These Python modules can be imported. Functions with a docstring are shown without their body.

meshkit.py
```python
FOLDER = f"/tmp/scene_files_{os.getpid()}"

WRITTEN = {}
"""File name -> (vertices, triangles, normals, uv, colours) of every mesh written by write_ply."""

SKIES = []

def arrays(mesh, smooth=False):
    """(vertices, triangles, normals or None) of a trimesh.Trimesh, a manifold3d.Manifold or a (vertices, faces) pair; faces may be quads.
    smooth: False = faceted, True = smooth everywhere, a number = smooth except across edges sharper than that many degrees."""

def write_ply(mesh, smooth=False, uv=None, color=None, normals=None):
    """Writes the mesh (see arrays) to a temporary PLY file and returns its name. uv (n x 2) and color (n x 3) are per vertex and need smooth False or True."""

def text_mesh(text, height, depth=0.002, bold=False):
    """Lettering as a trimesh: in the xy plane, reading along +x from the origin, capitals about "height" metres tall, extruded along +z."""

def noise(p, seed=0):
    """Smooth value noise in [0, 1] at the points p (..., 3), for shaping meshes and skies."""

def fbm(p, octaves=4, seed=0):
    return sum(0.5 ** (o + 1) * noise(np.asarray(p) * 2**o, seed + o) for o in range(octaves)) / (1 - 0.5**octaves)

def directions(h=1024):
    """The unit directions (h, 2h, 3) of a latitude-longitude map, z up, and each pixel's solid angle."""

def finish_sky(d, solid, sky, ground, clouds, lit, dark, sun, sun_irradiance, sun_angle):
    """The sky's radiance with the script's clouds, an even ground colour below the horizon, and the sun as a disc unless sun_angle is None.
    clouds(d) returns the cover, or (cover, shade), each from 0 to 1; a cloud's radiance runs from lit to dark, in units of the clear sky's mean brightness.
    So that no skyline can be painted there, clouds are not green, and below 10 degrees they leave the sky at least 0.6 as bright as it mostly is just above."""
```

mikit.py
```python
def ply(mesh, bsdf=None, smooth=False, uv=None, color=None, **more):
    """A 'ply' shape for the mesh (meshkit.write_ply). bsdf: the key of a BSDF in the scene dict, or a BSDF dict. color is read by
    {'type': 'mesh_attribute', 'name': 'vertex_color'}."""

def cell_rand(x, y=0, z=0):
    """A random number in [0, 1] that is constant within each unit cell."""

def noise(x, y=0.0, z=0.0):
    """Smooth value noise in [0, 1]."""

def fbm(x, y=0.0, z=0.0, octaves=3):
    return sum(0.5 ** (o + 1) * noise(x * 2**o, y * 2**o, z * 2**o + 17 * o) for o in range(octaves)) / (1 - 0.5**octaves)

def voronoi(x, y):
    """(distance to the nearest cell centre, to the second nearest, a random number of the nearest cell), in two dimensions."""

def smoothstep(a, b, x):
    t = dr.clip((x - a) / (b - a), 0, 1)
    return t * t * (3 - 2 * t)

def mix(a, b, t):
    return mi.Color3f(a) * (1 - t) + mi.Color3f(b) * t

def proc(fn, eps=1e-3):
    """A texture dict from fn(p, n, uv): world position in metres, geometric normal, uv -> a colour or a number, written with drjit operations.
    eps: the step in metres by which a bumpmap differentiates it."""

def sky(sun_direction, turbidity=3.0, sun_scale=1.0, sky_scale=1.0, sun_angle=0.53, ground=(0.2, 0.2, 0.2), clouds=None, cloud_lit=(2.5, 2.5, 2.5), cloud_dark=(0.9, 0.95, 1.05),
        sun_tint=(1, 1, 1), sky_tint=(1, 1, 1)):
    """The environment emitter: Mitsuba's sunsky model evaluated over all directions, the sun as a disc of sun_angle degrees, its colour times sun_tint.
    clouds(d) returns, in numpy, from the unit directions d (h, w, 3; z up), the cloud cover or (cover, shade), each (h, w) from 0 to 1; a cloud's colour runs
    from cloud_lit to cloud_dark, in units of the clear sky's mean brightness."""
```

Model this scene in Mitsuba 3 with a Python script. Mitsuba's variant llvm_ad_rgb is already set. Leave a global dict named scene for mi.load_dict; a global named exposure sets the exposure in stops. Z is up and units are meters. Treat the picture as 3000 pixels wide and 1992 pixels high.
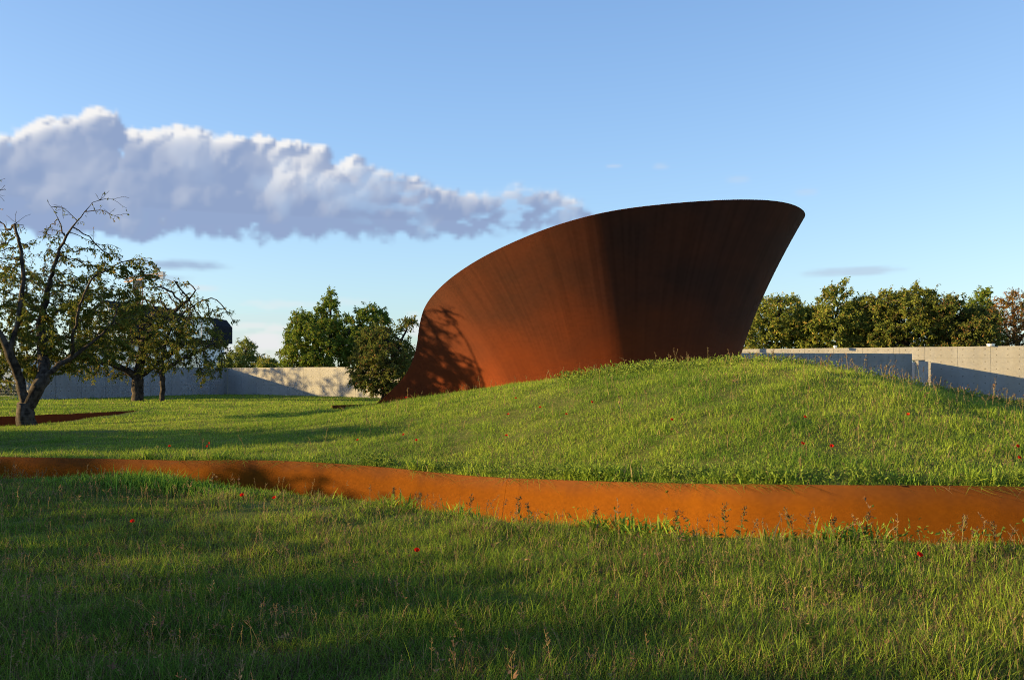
import math
import numpy as np, trimesh, manifold3d, shapely, shapely.affinity
import mitsuba as mi, drjit as dr
import mikit, meshkit
from mikit import proc, noise, fbm, smoothstep, mix, cell_rand
from scipy.interpolate import PchipInterpolator, CubicSpline
from scipy.spatial import cKDTree
from scipy.ndimage import gaussian_filter, map_coordinates

T = mi.ScalarTransform4f
F, CX, HY, EYE = 2500.0, 1500.0, 1090.0, 1.65      # focal length, centre and horizon of the 3000 x 1992 photograph; eye height

# ------------------------------------------------------------------ camera, sky, exposure
scene, labels = {}, {}
scene['camera'] = {
    'type': 'perspective', 'fov': 2 * math.degrees(math.atan(1500 / F)), 'fov_axis': 'x', 'near_clip': 0.1, 'far_clip': 6000.0,
    'principal_point_offset_x': 0.0, 'principal_point_offset_y': -(1090 - 996) / 1992.0,
    'to_world': T().look_at(origin=[0, 0, EYE], target=[0, 10, EYE], up=[0, 0, 1]),
}
SUN_AZ, SUN_EL = math.radians(5.0), math.radians(9.0)   # degrees behind the camera's left, and above the horizon
SUN = [-math.cos(SUN_AZ) * math.cos(SUN_EL), -math.sin(SUN_AZ) * math.cos(SUN_EL), math.sin(SUN_EL)]


def sky_angle(px, py):
    dx, dz = (np.asarray(px, float) - CX) / F, (HY - np.asarray(py, float)) / F
    return np.degrees(np.arctan(dx)), np.degrees(np.arctan(dz / np.sqrt(1 + dx * dx)))


def cumulus_bank(az, el):
    """Cover and shade of the long cumulus bank at the left: many round puffs piled into one relief, which the low sun rakes from the left."""
    step = 0.06
    A, B = np.meshgrid(np.arange(-80, 12, step), np.arange(5.5, 27, step))
    ta, te = sky_angle([-3000, -1500, -600, 0, 60, 140, 220, 290, 335, 370, 420, 480, 560, 640, 740, 850, 940, 960, 1000, 1040, 1110, 1180, 1270, 1400, 1520, 1620, 1700, 1750],
                       [700, 520, 430, 395, 385, 352, 342, 316, 345, 380, 392, 386, 380, 400, 400, 425, 428, 470, 492, 470, 500, 512, 552, 568, 542, 560, 590, 640])
    ba, be = sky_angle([-3000, -1500, -600, 0, 380, 620, 800, 1000, 1200, 1420, 1500, 1720, 1760], [760, 740, 720, 690, 716, 706, 722, 704, 708, 690, 692, 664, 655])
    q = np.stack([A, B, A * 0], -1)
    r = np.random.default_rng(12)
    H, S = np.full(A.shape, -9.0), np.full(A.shape, -9.0)

    def puff(x, y, rad, z):
        i0, i1 = max(int((y - rad * 1.3 - 5.5) / step), 0), int((y + rad * 1.3 - 5.5) / step) + 2
        j0, j1 = max(int((x - rad * 1.6 + 80) / step), 0), int((x + rad * 1.6 + 80) / step) + 2
        a_, b_ = A[i0:i1, j0:j1], B[i0:i1, j0:j1]
        d2 = ((a_ - x) / 1.15) ** 2 + (b_ - y) ** 2
        S[i0:i1, j0:j1] = np.maximum(S[i0:i1, j0:j1], rad - np.sqrt(d2))
        H[i0:i1, j0:j1] = np.maximum(H[i0:i1, j0:j1], z + np.sqrt(np.maximum(rad * rad - d2, 0)) * (d2 < rad * rad) - 9 * (d2 >= rad * rad))

    for size, number, where in ((1.5, 260, 'in'), (0.9, 500, 'in'), (0.55, 1000, 'in'), (0.7, 300, 'top'), (0.38, 900, 'top'), (0.20, 1800, 'top')):
        for x in r.uniform(-78, 5.8, number):
            t0, b0 = np.interp(x, ta, te), np.interp(x, ba, be)
            rad = min(size * r.uniform(0.6, 1.25), 0.45 * (t0 - b0) + 0.08)
            if t0 - b0 < 0.25:
                continue
            if where == 'top':
                y = t0 - rad * r.uniform(0.5, 1.6)
                z = -0.3 * rad
            else:
                y = r.uniform(b0 + 0.75 * rad, max(t0 - 1.05 * rad, b0 + 0.76 * rad))
                z = r.uniform(-0.5, 0.5) * size
            puff(x, y, rad, z)
    f = meshkit.fbm(q / 0.9, 5, 3)
    f0 = meshkit.fbm(q / 3.0, 4, 9)
    base = np.interp(A, ba, be)
    ragged = 0.6 * (f - 0.5) + 0.45 * (meshkit.fbm(q / 0.3, 3, 19) - 0.5)
    c = smoothstep_n(-0.05, 0.16 + 0.3 * smoothstep_n(-16, 2, A), S + ragged) * smoothstep_n(-0.15, 0.5, B - base + 1.9 * (f - 0.5) + 1.2 * (f0 - 0.5))
    G = gaussian_filter(np.maximum(H, -0.5) + 0.8 * f, 1.0)
    gy_, gx_ = np.gradient(G, step)
    L = (gx_ * 0.80 - gy_ * 0.60) / np.sqrt(1 + gx_ ** 2 + gy_ ** 2)
    G2 = gaussian_filter(np.maximum(H, -0.5) + 0.75 * f, 7)
    hy_, hx_ = np.gradient(G2, step)
    L2 = (hx_ * 0.75 - hy_ * 0.66) / np.sqrt(1 + hx_ ** 2 + hy_ ** 2)
    depth = np.maximum(np.interp(A, ta, te) - B, 0)
    wl = np.interp(A, sky_angle([-600, 330, 800, 960, 1060, 1400, 1750], [0] * 7)[0], [0.9, 1.0, 0.8, 0.8, 0.35, 0.4, 0.6])
    pa, pe = sky_angle(870, 500)
    gap = np.exp(-((A - pa) / 4.0) ** 2 - ((B - pe) / 1.3) ** 2) + 0.8 * np.exp(-((A - sky_angle(1560, 690)[0]) / 5.0) ** 2 - ((B - sky_angle(1560, 690)[1]) / 0.5) ** 2)
    sun_in = np.exp(-np.maximum(depth - 0.12, 0) / 0.30) * wl
    lit = 1.6 * sun_in * smoothstep_n(-0.1, 0.6, L) + np.clip(0.40 * gap + 0.05, 0, 1) * smoothstep_n(0.0, 0.7, L) + 0.25 * gap * f
    s = 0.93 - 0.09 * L2 - 0.07 * L + 0.55 * (0.5 - f0) - lit
    s = s + 0.12 * smoothstep_n(3.0, 0.3, B - base)
    shred = meshkit.fbm(q / [1.1, 0.45, 1], 5, 47)
    c = c * (1 - 0.8 * smoothstep_n(-14, 0, A) * smoothstep_n(0.46, 0.66, shred)) * (1 - 0.25 * smoothstep_n(-30, -5, A) * smoothstep_n(0.5, 0.7, f0))
    c, s = gaussian_filter(c, 0.5), gaussian_filter(np.clip(s, 0, 1), 0.6)
    ij = [(el - 5.5) / step, (az + 80) / step]
    return map_coordinates(0.98 * c, ij, order=1, cval=0.0), map_coordinates(s, ij, order=1, cval=0.8)


def clouds(d):
    az = np.degrees(np.arctan2(d[..., 0], d[..., 1]))
    el = np.degrees(np.arcsin(np.clip(d[..., 2], -1, 1)))
    cover, shade = np.zeros(az.shape), np.zeros(az.shape)
    q = np.stack([az, el, az * 0], -1)
    f2, f3 = meshkit.fbm(q / [2.0, 0.9, 1], 4, 11), meshkit.fbm(q / [0.8, 0.5, 1], 3, 23)
    c, s = cumulus_bank(az, el)
    cover, shade = np.maximum(cover, c), np.where(c > 0, s, shade)

    def streak(px, py, w, h, amount, sh, rough=0.5):
        nonlocal cover, shade
        a0, e0 = sky_angle(px, py)
        rw, rh = w / F * 57.3, h / F * 57.3
        r = ((az - a0) / rw) ** 2 + ((el - e0) / rh) ** 2
        k = amount * smoothstep_n(1.0, -0.1, r + rough * 2 * (0.5 - f2) + rough * (0.5 - f3))
        shade = np.where(k > cover, sh, shade)
        cover = np.maximum(cover, k)

    streak(520, 776, 200, 16, 0.75, 0.95, 0.5)
    streak(470, 815, 90, 10, 0.4, 0.9)
    streak(590, 845, 60, 10, 0.45, 0.25)
    streak(2485, 796, 160, 14, 0.5, 0.75, 0.6)
    streak(1935, 488, 34, 9, 0.45, 0.35)
    streak(1800, 488, 26, 8, 0.35, 0.35)
    streak(2165, 528, 40, 10, 0.25, 0.4)
    streak(2360, 565, 40, 12, 0.3, 0.45)
    for px, py, w, h, k in ((770, 1003, 80, 34, 0.9), (720, 955, 80, 13, 0.6), (640, 1020, 80, 26, 0.8), (815, 962, 46, 14, 0.7), (700, 1040, 170, 22, 0.6), (850, 893, 170, 16, 0.35), (1020, 885, 110, 18, 0.3), (1215, 950, 36, 40, 0.7),
                            (1130, 1020, 200, 26, 0.5), (560, 905, 120, 9, 0.25)):
        streak(px, py, w, h, k, 0.15, 1.0)
    # thin haze of far clouds near the horizon and a few scattered ones round the rest of the sky
    low = smoothstep_n(6, 0.5, el) * smoothstep_n(0.45, 0.75, meshkit.fbm(q / [9, 1.6, 1], 4, 31))
    k = 0.45 * low
    shade = np.where(k > cover, 0.35, shade)
    cover = np.maximum(cover, k)
    away = smoothstep_n(50, 75, np.abs(az))
    k = away * 0.8 * smoothstep_n(0.6, 0.72, meshkit.fbm(q / [16, 8, 1], 5, 41)) * smoothstep_n(6, 12, el)
    shade = np.where(k > cover, 0.6, shade)
    return np.maximum(cover, k), shade


def smoothstep_n(a, b, x):
    t = np.clip((x - a) / (b - a), 0, 1)
    return t * t * (3 - 2 * t)


scene['sky'] = mikit.sky(SUN, turbidity=2.4, sun_scale=1.5, sky_scale=1.0, sky_tint=(0.80, 0.94, 1.28), sun_tint=(0.86, 1.0, 1.24), ground=(0.06, 0.08, 0.03), clouds=clouds, cloud_lit=(2.0, 1.96, 1.92), cloud_dark=(0.59, 0.78, 1.22))
exposure = 3.4

# ------------------------------------------------------------------ helpers
RNG = np.random.default_rng(7)


def at(px, py, Y):
    return np.array([(px - CX) / F * Y, Y, EYE - (py - HY) / F * Y])


def key_for(name):
    if name not in USED:
        USED[name] = 0
        return name
    USED[name] += 1
    return f"{name}_{USED[name]:03d}"


USED = {}


def obj(name, mesh, bsdf, parent=None, smooth=False, **kw):
    k = key_for((parent + '__' if parent else '') + name)
    scene[k] = mikit.ply(mesh, bsdf, smooth=smooth, **kw)
    return k


def thing(name):
    return key_for(name)


def tag(k, label=None, category=None, group=None, kind=None):
    labels[k] = {a: b for a, b in (('label', label), ('category', category), ('group', group), ('kind', kind)) if b}
    return k


def box(size, centre, rot=0.0):
    b = trimesh.creation.box(size)
    b.apply_transform(trimesh.transformations.rotation_matrix(rot, [0, 0, 1]))
    b.apply_translation(centre)
    return b


def cat(ms):
    return trimesh.util.concatenate(ms)


def rod(a, b, r, n=6):
    return trimesh.creation.cylinder(radius=r, segment=[a, b], sections=n)


def bar(a, b, w, h):
    """A square bar from a to b."""
    a, b = np.asarray(a, float), np.asarray(b, float)
    L = np.linalg.norm(b - a)
    m = trimesh.creation.box([w, h, L])
    m.apply_transform(trimesh.geometry.align_vectors([0, 0, 1], (b - a) / L))
    m.apply_translation((a + b) / 2)
    return m


# ------------------------------------------------------------------ materials
def bsdf(name, d):
    scene[name] = d
    return name


def principled(color, rough=0.8, spec=0.3, metallic=0.0):
    c = color if isinstance(color, dict) else {'type': 'rgb', 'value': list(color)}
    return {'type': 'twosided', 'b': {'type': 'principled', 'base_color': c, 'roughness': rough, 'specular': spec, 'metallic': metallic}}


def rust_colour(p, n, uv):
    u, v = uv.x, uv.y
    streak = fbm(u * 11.0, v * 0.30, 3.0, 4)
    fine = fbm(u * 22.0, v * 1.1, 9.0, 2)
    blotch = fbm(p.x * 0.6, p.y * 0.6, p.z * 0.9 + 4.0, 4)
    grain = fbm(p.x * 14.0, p.y * 14.0, p.z * 14.0, 2)
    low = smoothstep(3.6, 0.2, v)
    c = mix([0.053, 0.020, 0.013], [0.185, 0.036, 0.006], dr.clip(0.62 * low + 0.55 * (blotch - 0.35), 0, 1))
    plate = cell_rand(dr.floor(u / 1.9), 3.0, 0.0)
    c = c * (0.70 + 0.17 * streak + 0.10 * fine + 0.2 * grain) * (0.93 + 0.14 * plate)
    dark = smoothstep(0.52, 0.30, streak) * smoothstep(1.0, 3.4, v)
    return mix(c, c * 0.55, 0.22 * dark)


def rust_wall_colour(p, n, uv):
    u, v = uv.x, uv.y
    streak = fbm(u * 5.0, v * 0.5, 1.0, 3)
    blotch = fbm(u * 0.9, v * 1.6, 5.0, 4)
    grain = fbm(p.x * 26.0, p.y * 26.0, p.z * 26.0, 2)
    c = mix([0.150, 0.050, 0.0030], [0.115, 0.035, 0.0042], blotch)
    c = mix(c, [0.110, 0.042, 0.016], 0.7 * smoothstep(0.22, 0.0, v + 0.12 * (streak - 0.5)))   # v: metres below the top edge
    return c * (0.74 + 0.26 * streak + 0.26 * grain)


def rust_bump(p, n, uv):
    return fbm(p.x * 30.0, p.y * 30.0, p.z * 30.0, 2)


def bumped(inner, fn, scale, eps):
    return {'type': 'twosided', 'b': {'type': 'bumpmap', 'arbitrary': proc(fn, eps), 'scale': scale, 'nested': inner}}


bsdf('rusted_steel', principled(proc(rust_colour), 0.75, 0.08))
bsdf('rusted_plate', principled(proc(rust_wall_colour), 0.9, 0.04))
bsdf('rusted_edge', principled((0.16, 0.075, 0.045), 0.6, 0.4))


def concrete_colour(p, n, uv):
    h = p.x * 0.9 + p.y * 0.55
    streak = fbm(h * 5.0, p.z * 0.35, 2.0, 3)
    blotch = fbm(h * 0.7, p.z * 0.9, 7.0, 4)
    grain = fbm(p.x * 9.0, p.y * 9.0, p.z * 9.0, 2)
    c = mix([0.218, 0.222, 0.230], [0.280, 0.285, 0.294], blotch)
    drip = smoothstep(0.58, 0.75, fbm(h * 3.1, p.z * 0.2, 12.0, 3))
    return mix(c * (0.8 + 0.24 * streak + 0.16 * grain), [0.24, 0.235, 0.22], 0.35 * drip)


bsdf('concrete', principled(proc(concrete_colour), 0.85, 0.25))
bsdf('mortar', principled((0.11, 0.108, 0.10), 0.95, 0.1))


def soil_colour(p, n, uv):
    a = fbm(p.x * 1.4, p.y * 1.4, 2.0, 4)
    b = fbm(p.x * 23.0, p.y * 23.0, 5.0, 3)
    c = mix([0.050, 0.062, 0.016], [0.100, 0.115, 0.030], a)
    return mix(c, [0.075, 0.060, 0.030], 0.5 * smoothstep(0.5, 0.8, b)) * (0.6 + 0.8 * b)


bsdf('soil', principled(proc(soil_colour), 0.95, 0.05))


def gravel_colour(p, n, uv):
    a, b, r = mikit.voronoi(p.x * 45.0, p.y * 45.0)
    return mix([0.16, 0.14, 0.115], [0.33, 0.30, 0.26], r) * (0.5 + 0.5 * smoothstep(0.0, 0.18, b - a))


bsdf('gravel', principled(proc(gravel_colour), 0.9, 0.1))


def bark_colour(p, n, uv):
    a = fbm(p.x * 12.0, p.y * 12.0, p.z * 5.0, 3)
    b = fbm(p.x * 3.0, p.y * 3.0, p.z * 26.0, 3)
    c = mix([0.013, 0.010, 0.009], [0.058, 0.047, 0.039], smoothstep(0.3, 0.7, a))
    return mix(c, [0.14, 0.12, 0.10], 0.2 * smoothstep(0.55, 0.75, b))


bsdf('bark', principled(proc(bark_colour), 0.85, 0.2))
VC = {'type': 'mesh_attribute', 'name': 'vertex_color'}
bsdf('leaf', {'type': 'principledthin', 'base_color': VC, 'roughness': 0.45, 'spec_trans': 0.0, 'diff_trans': 0.7, 'eta': 1.4})
bsdf('blade', {'type': 'principledthin', 'base_color': VC, 'roughness': 0.5, 'spec_trans': 0.0, 'diff_trans': 0.7, 'eta': 1.35})
bsdf('petal', {'type': 'principledthin', 'base_color': {'type': 'rgb', 'value': [0.62, 0.018, 0.012]}, 'roughness': 0.5, 'spec_trans': 0.0, 'diff_trans': 0.8, 'eta': 1.3})
bsdf('stem_green', principled((0.09, 0.12, 0.035), 0.7, 0.2))
bsdf('dark_seed', principled((0.015, 0.012, 0.015), 0.8, 0.2))
bsdf('charcoal', principled((0.016, 0.018, 0.024), 0.9, 0.04))
bsdf('white_render', principled((0.75, 0.75, 0.74), 0.8, 0.2))
bsdf('pale_metal', principled((0.62, 0.63, 0.64), 0.35, 0.6, 0.6))
bsdf('dark_metal', principled((0.10, 0.11, 0.12), 0.45, 0.5))
bsdf('window_glass', {'type': 'twosided', 'b': {'type': 'principled', 'base_color': {'type': 'rgb', 'value': [0.42, 0.47, 0.55]}, 'roughness': 0.06, 'specular': 0.8, 'metallic': 0.85}})
bsdf('crane_yellow', principled((0.75, 0.34, 0.04), 0.5, 0.4))
bsdf('crane_red', principled((0.35, 0.10, 0.06), 0.6, 0.3))
bsdf('tape_red', principled((0.70, 0.02, 0.04), 0.5, 0.4))
bsdf('tape_white', principled((0.80, 0.80, 0.80), 0.5, 0.4))
bsdf('galvanised', principled((0.36, 0.38, 0.40), 0.5, 0.5, 0.4))

# ------------------------------------------------------------------ the lie of the land
NEAR = PchipInterpolator([-60, -20, -12, -7.9, -4.4, -2.24, -0.8, 0.36, 1.58, 3.15, 4.2, 7, 12, 60],
                         [14.4, 14.2, 13.9, 13.2, 12.27, 11.2, 10.0, 8.93, 7.9, 7.17, 6.95, 6.6, 6.5, 6.5])
_x = np.concatenate([np.linspace(-60, -12, 49)[:-1], np.linspace(-12, 12, 241), np.linspace(12, 60, 49)[1:]])


def offset_curve(dist):
    y = NEAR(_x)
    s = NEAR(_x, 1)
    L = np.sqrt(1 + s * s)
    ox, oy = _x - s / L * dist, y + dist / L
    return PchipInterpolator(ox, oy, extrapolate=True), ox, oy


PATH_W, LEAN = 1.85, 0.16
FOOT, foot_x, foot_y = offset_curve(PATH_W)          # foot of the retaining plate
RIM, rim_x, rim_y = offset_curve(PATH_W + LEAN)      # its top edge, leaning back
BANK, _, _ = offset_curve(PATH_W + LEAN + 0.035)     # where the raised lawn begins
FLOOR = -1.0


def rim_z(x, y):
    px = CX + F * x / y
    py = np.interp(px, [-400, 0, 250, 400, 560, 700, 850, 1000, 1150, 1280, 1400, 1700, 2000, 2500, 3000, 3600], [1336, 1341, 1345, 1349, 1352, 1350, 1353, 1362, 1373, 1389, 1400, 1412, 1420, 1426, 1428, 1430])
    z = EYE - (py - HY) * y / F
    return np.where(np.abs(x) > 14, np.interp(x, [-60, -14, 14, 60], [0.0, 0.08, 0.3, 0.1]), z)


_rz = np.clip(rim_z(rim_x, rim_y), 0.0, 0.45)
RIMZ = PchipInterpolator(rim_x, np.convolve(np.pad(_rz, 4, 'edge'), np.ones(9) / 9, 'valid'), extrapolate=True)
CREST_Z = PchipInterpolator([-80, -30, -16, -11, -7.5, -4.3, -2.4, -0.9, 1.64, 4.0, 5.6, 7.2, 8.8, 10.4, 12, 15, 20, 30, 80],
                            [-0.1, 0.02, 0.05, 0.10, 0.24, 0.55, 0.87, 1.14, 1.52, 1.79, 1.84, 1.65, 1.30, 0.98, 0.72, 0.35, 0.10, 0.0, -0.1])
CREST_Y = PchipInterpolator([-80, -16, -11, -7.5, -4.3, -2.4, -0.9, 1.64, 4.0, 80], [34, 34, 33, 30, 27, 24.5, 22.5, 20.8, 20, 19.5])


def ground_z(x, y):
    x, y = np.asarray(x, float), np.asarray(y, float)
    near = 0.22 * smoothstep_n(-1.6, 4.0, x) * smoothstep_n(1, 7, y)
    yb, zb = BANK(np.clip(x, -55, 55)), RIMZ(np.clip(x, -55, 55))
    yc, zc = CREST_Y(np.clip(x, -80, 80)), CREST_Z(np.clip(x, -80, 80))
    s = np.clip((y - yb) / (yc - yb), 0, 1)
    zf = zb + (zc - zb) * np.sin(s * np.pi / 2) ** 1.15
    back = np.exp(-((np.maximum(y - yc, 0)) / 12.0) ** 2)
    far = -0.12 * smoothstep_n(38, 55, y)
    zf = np.where(y > yc, zc * back + far * (1 - back), zf)
    zn = near * (y < 30)
    w = np.clip((y - NEAR(np.clip(x, -60, 60))) / np.maximum(yb - NEAR(np.clip(x, -60, 60)), 0.1), 0, 1)
    z = zn * (1 - w) + zf * w
    p = np.stack([x, y, x * 0], -1)
    amp = np.clip(1 - np.hypot(x, y) / 120.0, 0, 1)
    z = z - 0.15 * np.exp(-((x + 16.5) / 3.2) ** 2 - ((y - 27.3) / 2.2) ** 2)
    z = z - 0.24 * smoothstep_n(6.0, 9.5, x) * np.exp(-((y - 15.0) / 2.6) ** 2) + 0.10 * np.exp(-((x - 5.2) / 1.5) ** 2 - ((y - 16.0) / 1.6) ** 2)
    bump = 0.15 * (meshkit.fbm(p / 3.1, 3, 2) - 0.5) + 0.06 * (meshkit.fbm(p / 0.75, 2, 5) - 0.5)
    return z + bump * amp * np.clip(np.abs(y - yb) / 0.8, 0.25, 1)


def ground_hit(px, py, h=0.0, y0=3.5, y1=60.0):
    """Where the line of sight through a pixel meets the lawn, h above it."""
    ys = np.linspace(y0, y1, 4000)
    xs, zs = (px - CX) / F * ys, EYE - (py - HY) / F * ys
    below = zs < ground_z(xs, ys) + h
    i = int(np.argmax(below)) if below.any() else len(ys) - 1
    return xs[i], ys[i]


_px = np.linspace(-58, 58, 700)
TRENCH = shapely.Polygon(np.vstack([np.stack([_px, NEAR(_px)], 1), np.stack([_px, BANK(_px)], 1)[::-1]]))


def spline(pts, n):
    pts = np.asarray(pts, float)
    t = np.r_[0, np.cumsum(np.linalg.norm(np.diff(pts, axis=0), axis=1))]
    return CubicSpline(t, pts)(np.linspace(0, t[-1], n))


LOOP_NEAR = spline([(-30, 26.4), (-22, 26.6), (-18, 26.9), (-16.0, 27.7), (-15.1, 29.4), (-14.9, 31.6), (-15.2, 34.9)], 90)
LOOP_FAR = spline([(-30, 29.6), (-22, 29.9), (-19.2, 30.4), (-17.7, 31.3), (-16.8, 32.4), (-16.1, 33.6), (-15.4, 35.0)], 90)
LOOP = shapely.Polygon(np.vstack([LOOP_NEAR, LOOP_FAR[::-1]]))
SPUR_NEAR = spline([(-6.65, 31.6), (-6.15, 30.8), (-5.4, 30.45), (-4.5, 30.4)], 40)
SPUR_FAR = spline([(-6.7, 31.75), (-6.25, 32.3), (-5.4, 32.45), (-4.5, 32.3)], 40)
SPUR = shapely.Polygon(np.vstack([SPUR_NEAR, SPUR_FAR[::-1]])).buffer(0)
CUTS = [TRENCH, LOOP, SPUR]


def axis_coords(fine_lo, fine_hi, step, lo, hi):
    a = list(np.arange(fine_lo, fine_hi + 1e-6, step))
    s, v = step, fine_hi
    while v < hi:
        s *= 1.22
        v += s
        a.append(v)
    s, v = step, fine_lo
    while v > lo:
        s *= 1.22
        v -= s
        a.insert(0, v)
    return np.array(a)


gx, gy = axis_coords(-22, 16, 0.3, -2500, 2500), axis_coords(-1, 40, 0.3, -300, 4000)
GX, GY = np.meshgrid(gx, gy)
nr, nc = GX.shape
top = np.stack([GX, GY, ground_z(GX, GY)], -1).reshape(-1, 3)
low = top * [1, 1, 0] + [0, 0, -4.0]
i = np.arange(nr * nc).reshape(nr, nc)
quads = np.stack([i[:-1, :-1], i[:-1, 1:], i[1:, 1:], i[1:, :-1]], -1).reshape(-1, 4)
tri = np.vstack([quads[:, [0, 1, 2]], quads[:, [0, 2, 3]]])
loop = np.concatenate([i[0, :-1], i[:-1, -1], i[-1, :0:-1], i[:0:-1, 0]])
nxt, N = np.roll(loop, -1), nr * nc
side = np.vstack([np.stack([loop, loop + N, nxt + N], 1), np.stack([loop, nxt + N, nxt], 1)])
solid = manifold3d.Manifold(manifold3d.Mesh(np.vstack([top, low]).astype(np.float32), np.vstack([tri, tri[:, ::-1] + N, side]).astype(np.uint32)))
for cut in CUTS:
    ring = np.asarray(cut.exterior.coords)[:-1]
    if not cut.exterior.is_ccw:
        ring = ring[::-1]
    solid -= manifold3d.CrossSection([ring.tolist()]).extrude(6.0).translate([0, 0, FLOOR])
tag(obj('ground', solid, 'soil', smooth=35), kind='structure')
for k, cut in enumerate(CUTS):
    v, f = trimesh.creation.triangulate_polygon(cut.buffer(-0.02).simplify(0.01), engine='earcut')
    tag(obj('path', trimesh.Trimesh(np.c_[v, np.full(len(v), FLOOR + 0.004)], f), 'gravel'), kind='structure')


# ------------------------------------------------------------------ rusted steel retaining plates along the sunken paths
def sheet(front, back, v_front, u, bs, parent, name, edge=True):
    """A plate between the point grids front and back (m rows down, n columns); v_front: uv's second coordinate per row."""
    m, n = front.shape[:2]
    idx = np.arange(m * n).reshape(m, n)
    q = np.stack([idx[:-1, :-1], idx[:-1, 1:], idx[1:, 1:], idx[1:, :-1]], -1).reshape(-1, 4)
    V, Fc, UV = [front.reshape(-1, 3), back.reshape(-1, 3)], [q, q[:, ::-1] + m * n], []
    uv = np.stack([np.broadcast_to(u, (m, n)), np.broadcast_to(v_front, (m, n))], -1).reshape(-1, 2)
    UV = [uv, uv]
    at_ = 2 * m * n
    ring = np.concatenate([idx[0, :], idx[1:, -1], idx[-1, -2::-1], idx[-2:0:-1, 0]])
    e = np.concatenate([front.reshape(-1, 3)[ring], back.reshape(-1, 3)[ring]])
    r = np.arange(len(ring))
    Fc.append(np.stack([r, r + len(ring), np.roll(r, -1) + len(ring), np.roll(r, -1)], 1) + at_)
    V.append(e)
    UV.append(np.concatenate([uv[ring], uv[ring]]))
    V, Fc, UV = np.vstack(V), np.vstack(Fc), np.vstack(UV)
    return obj(name, (V, Fc), bs, parent, smooth=True, uv=UV)


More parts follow.
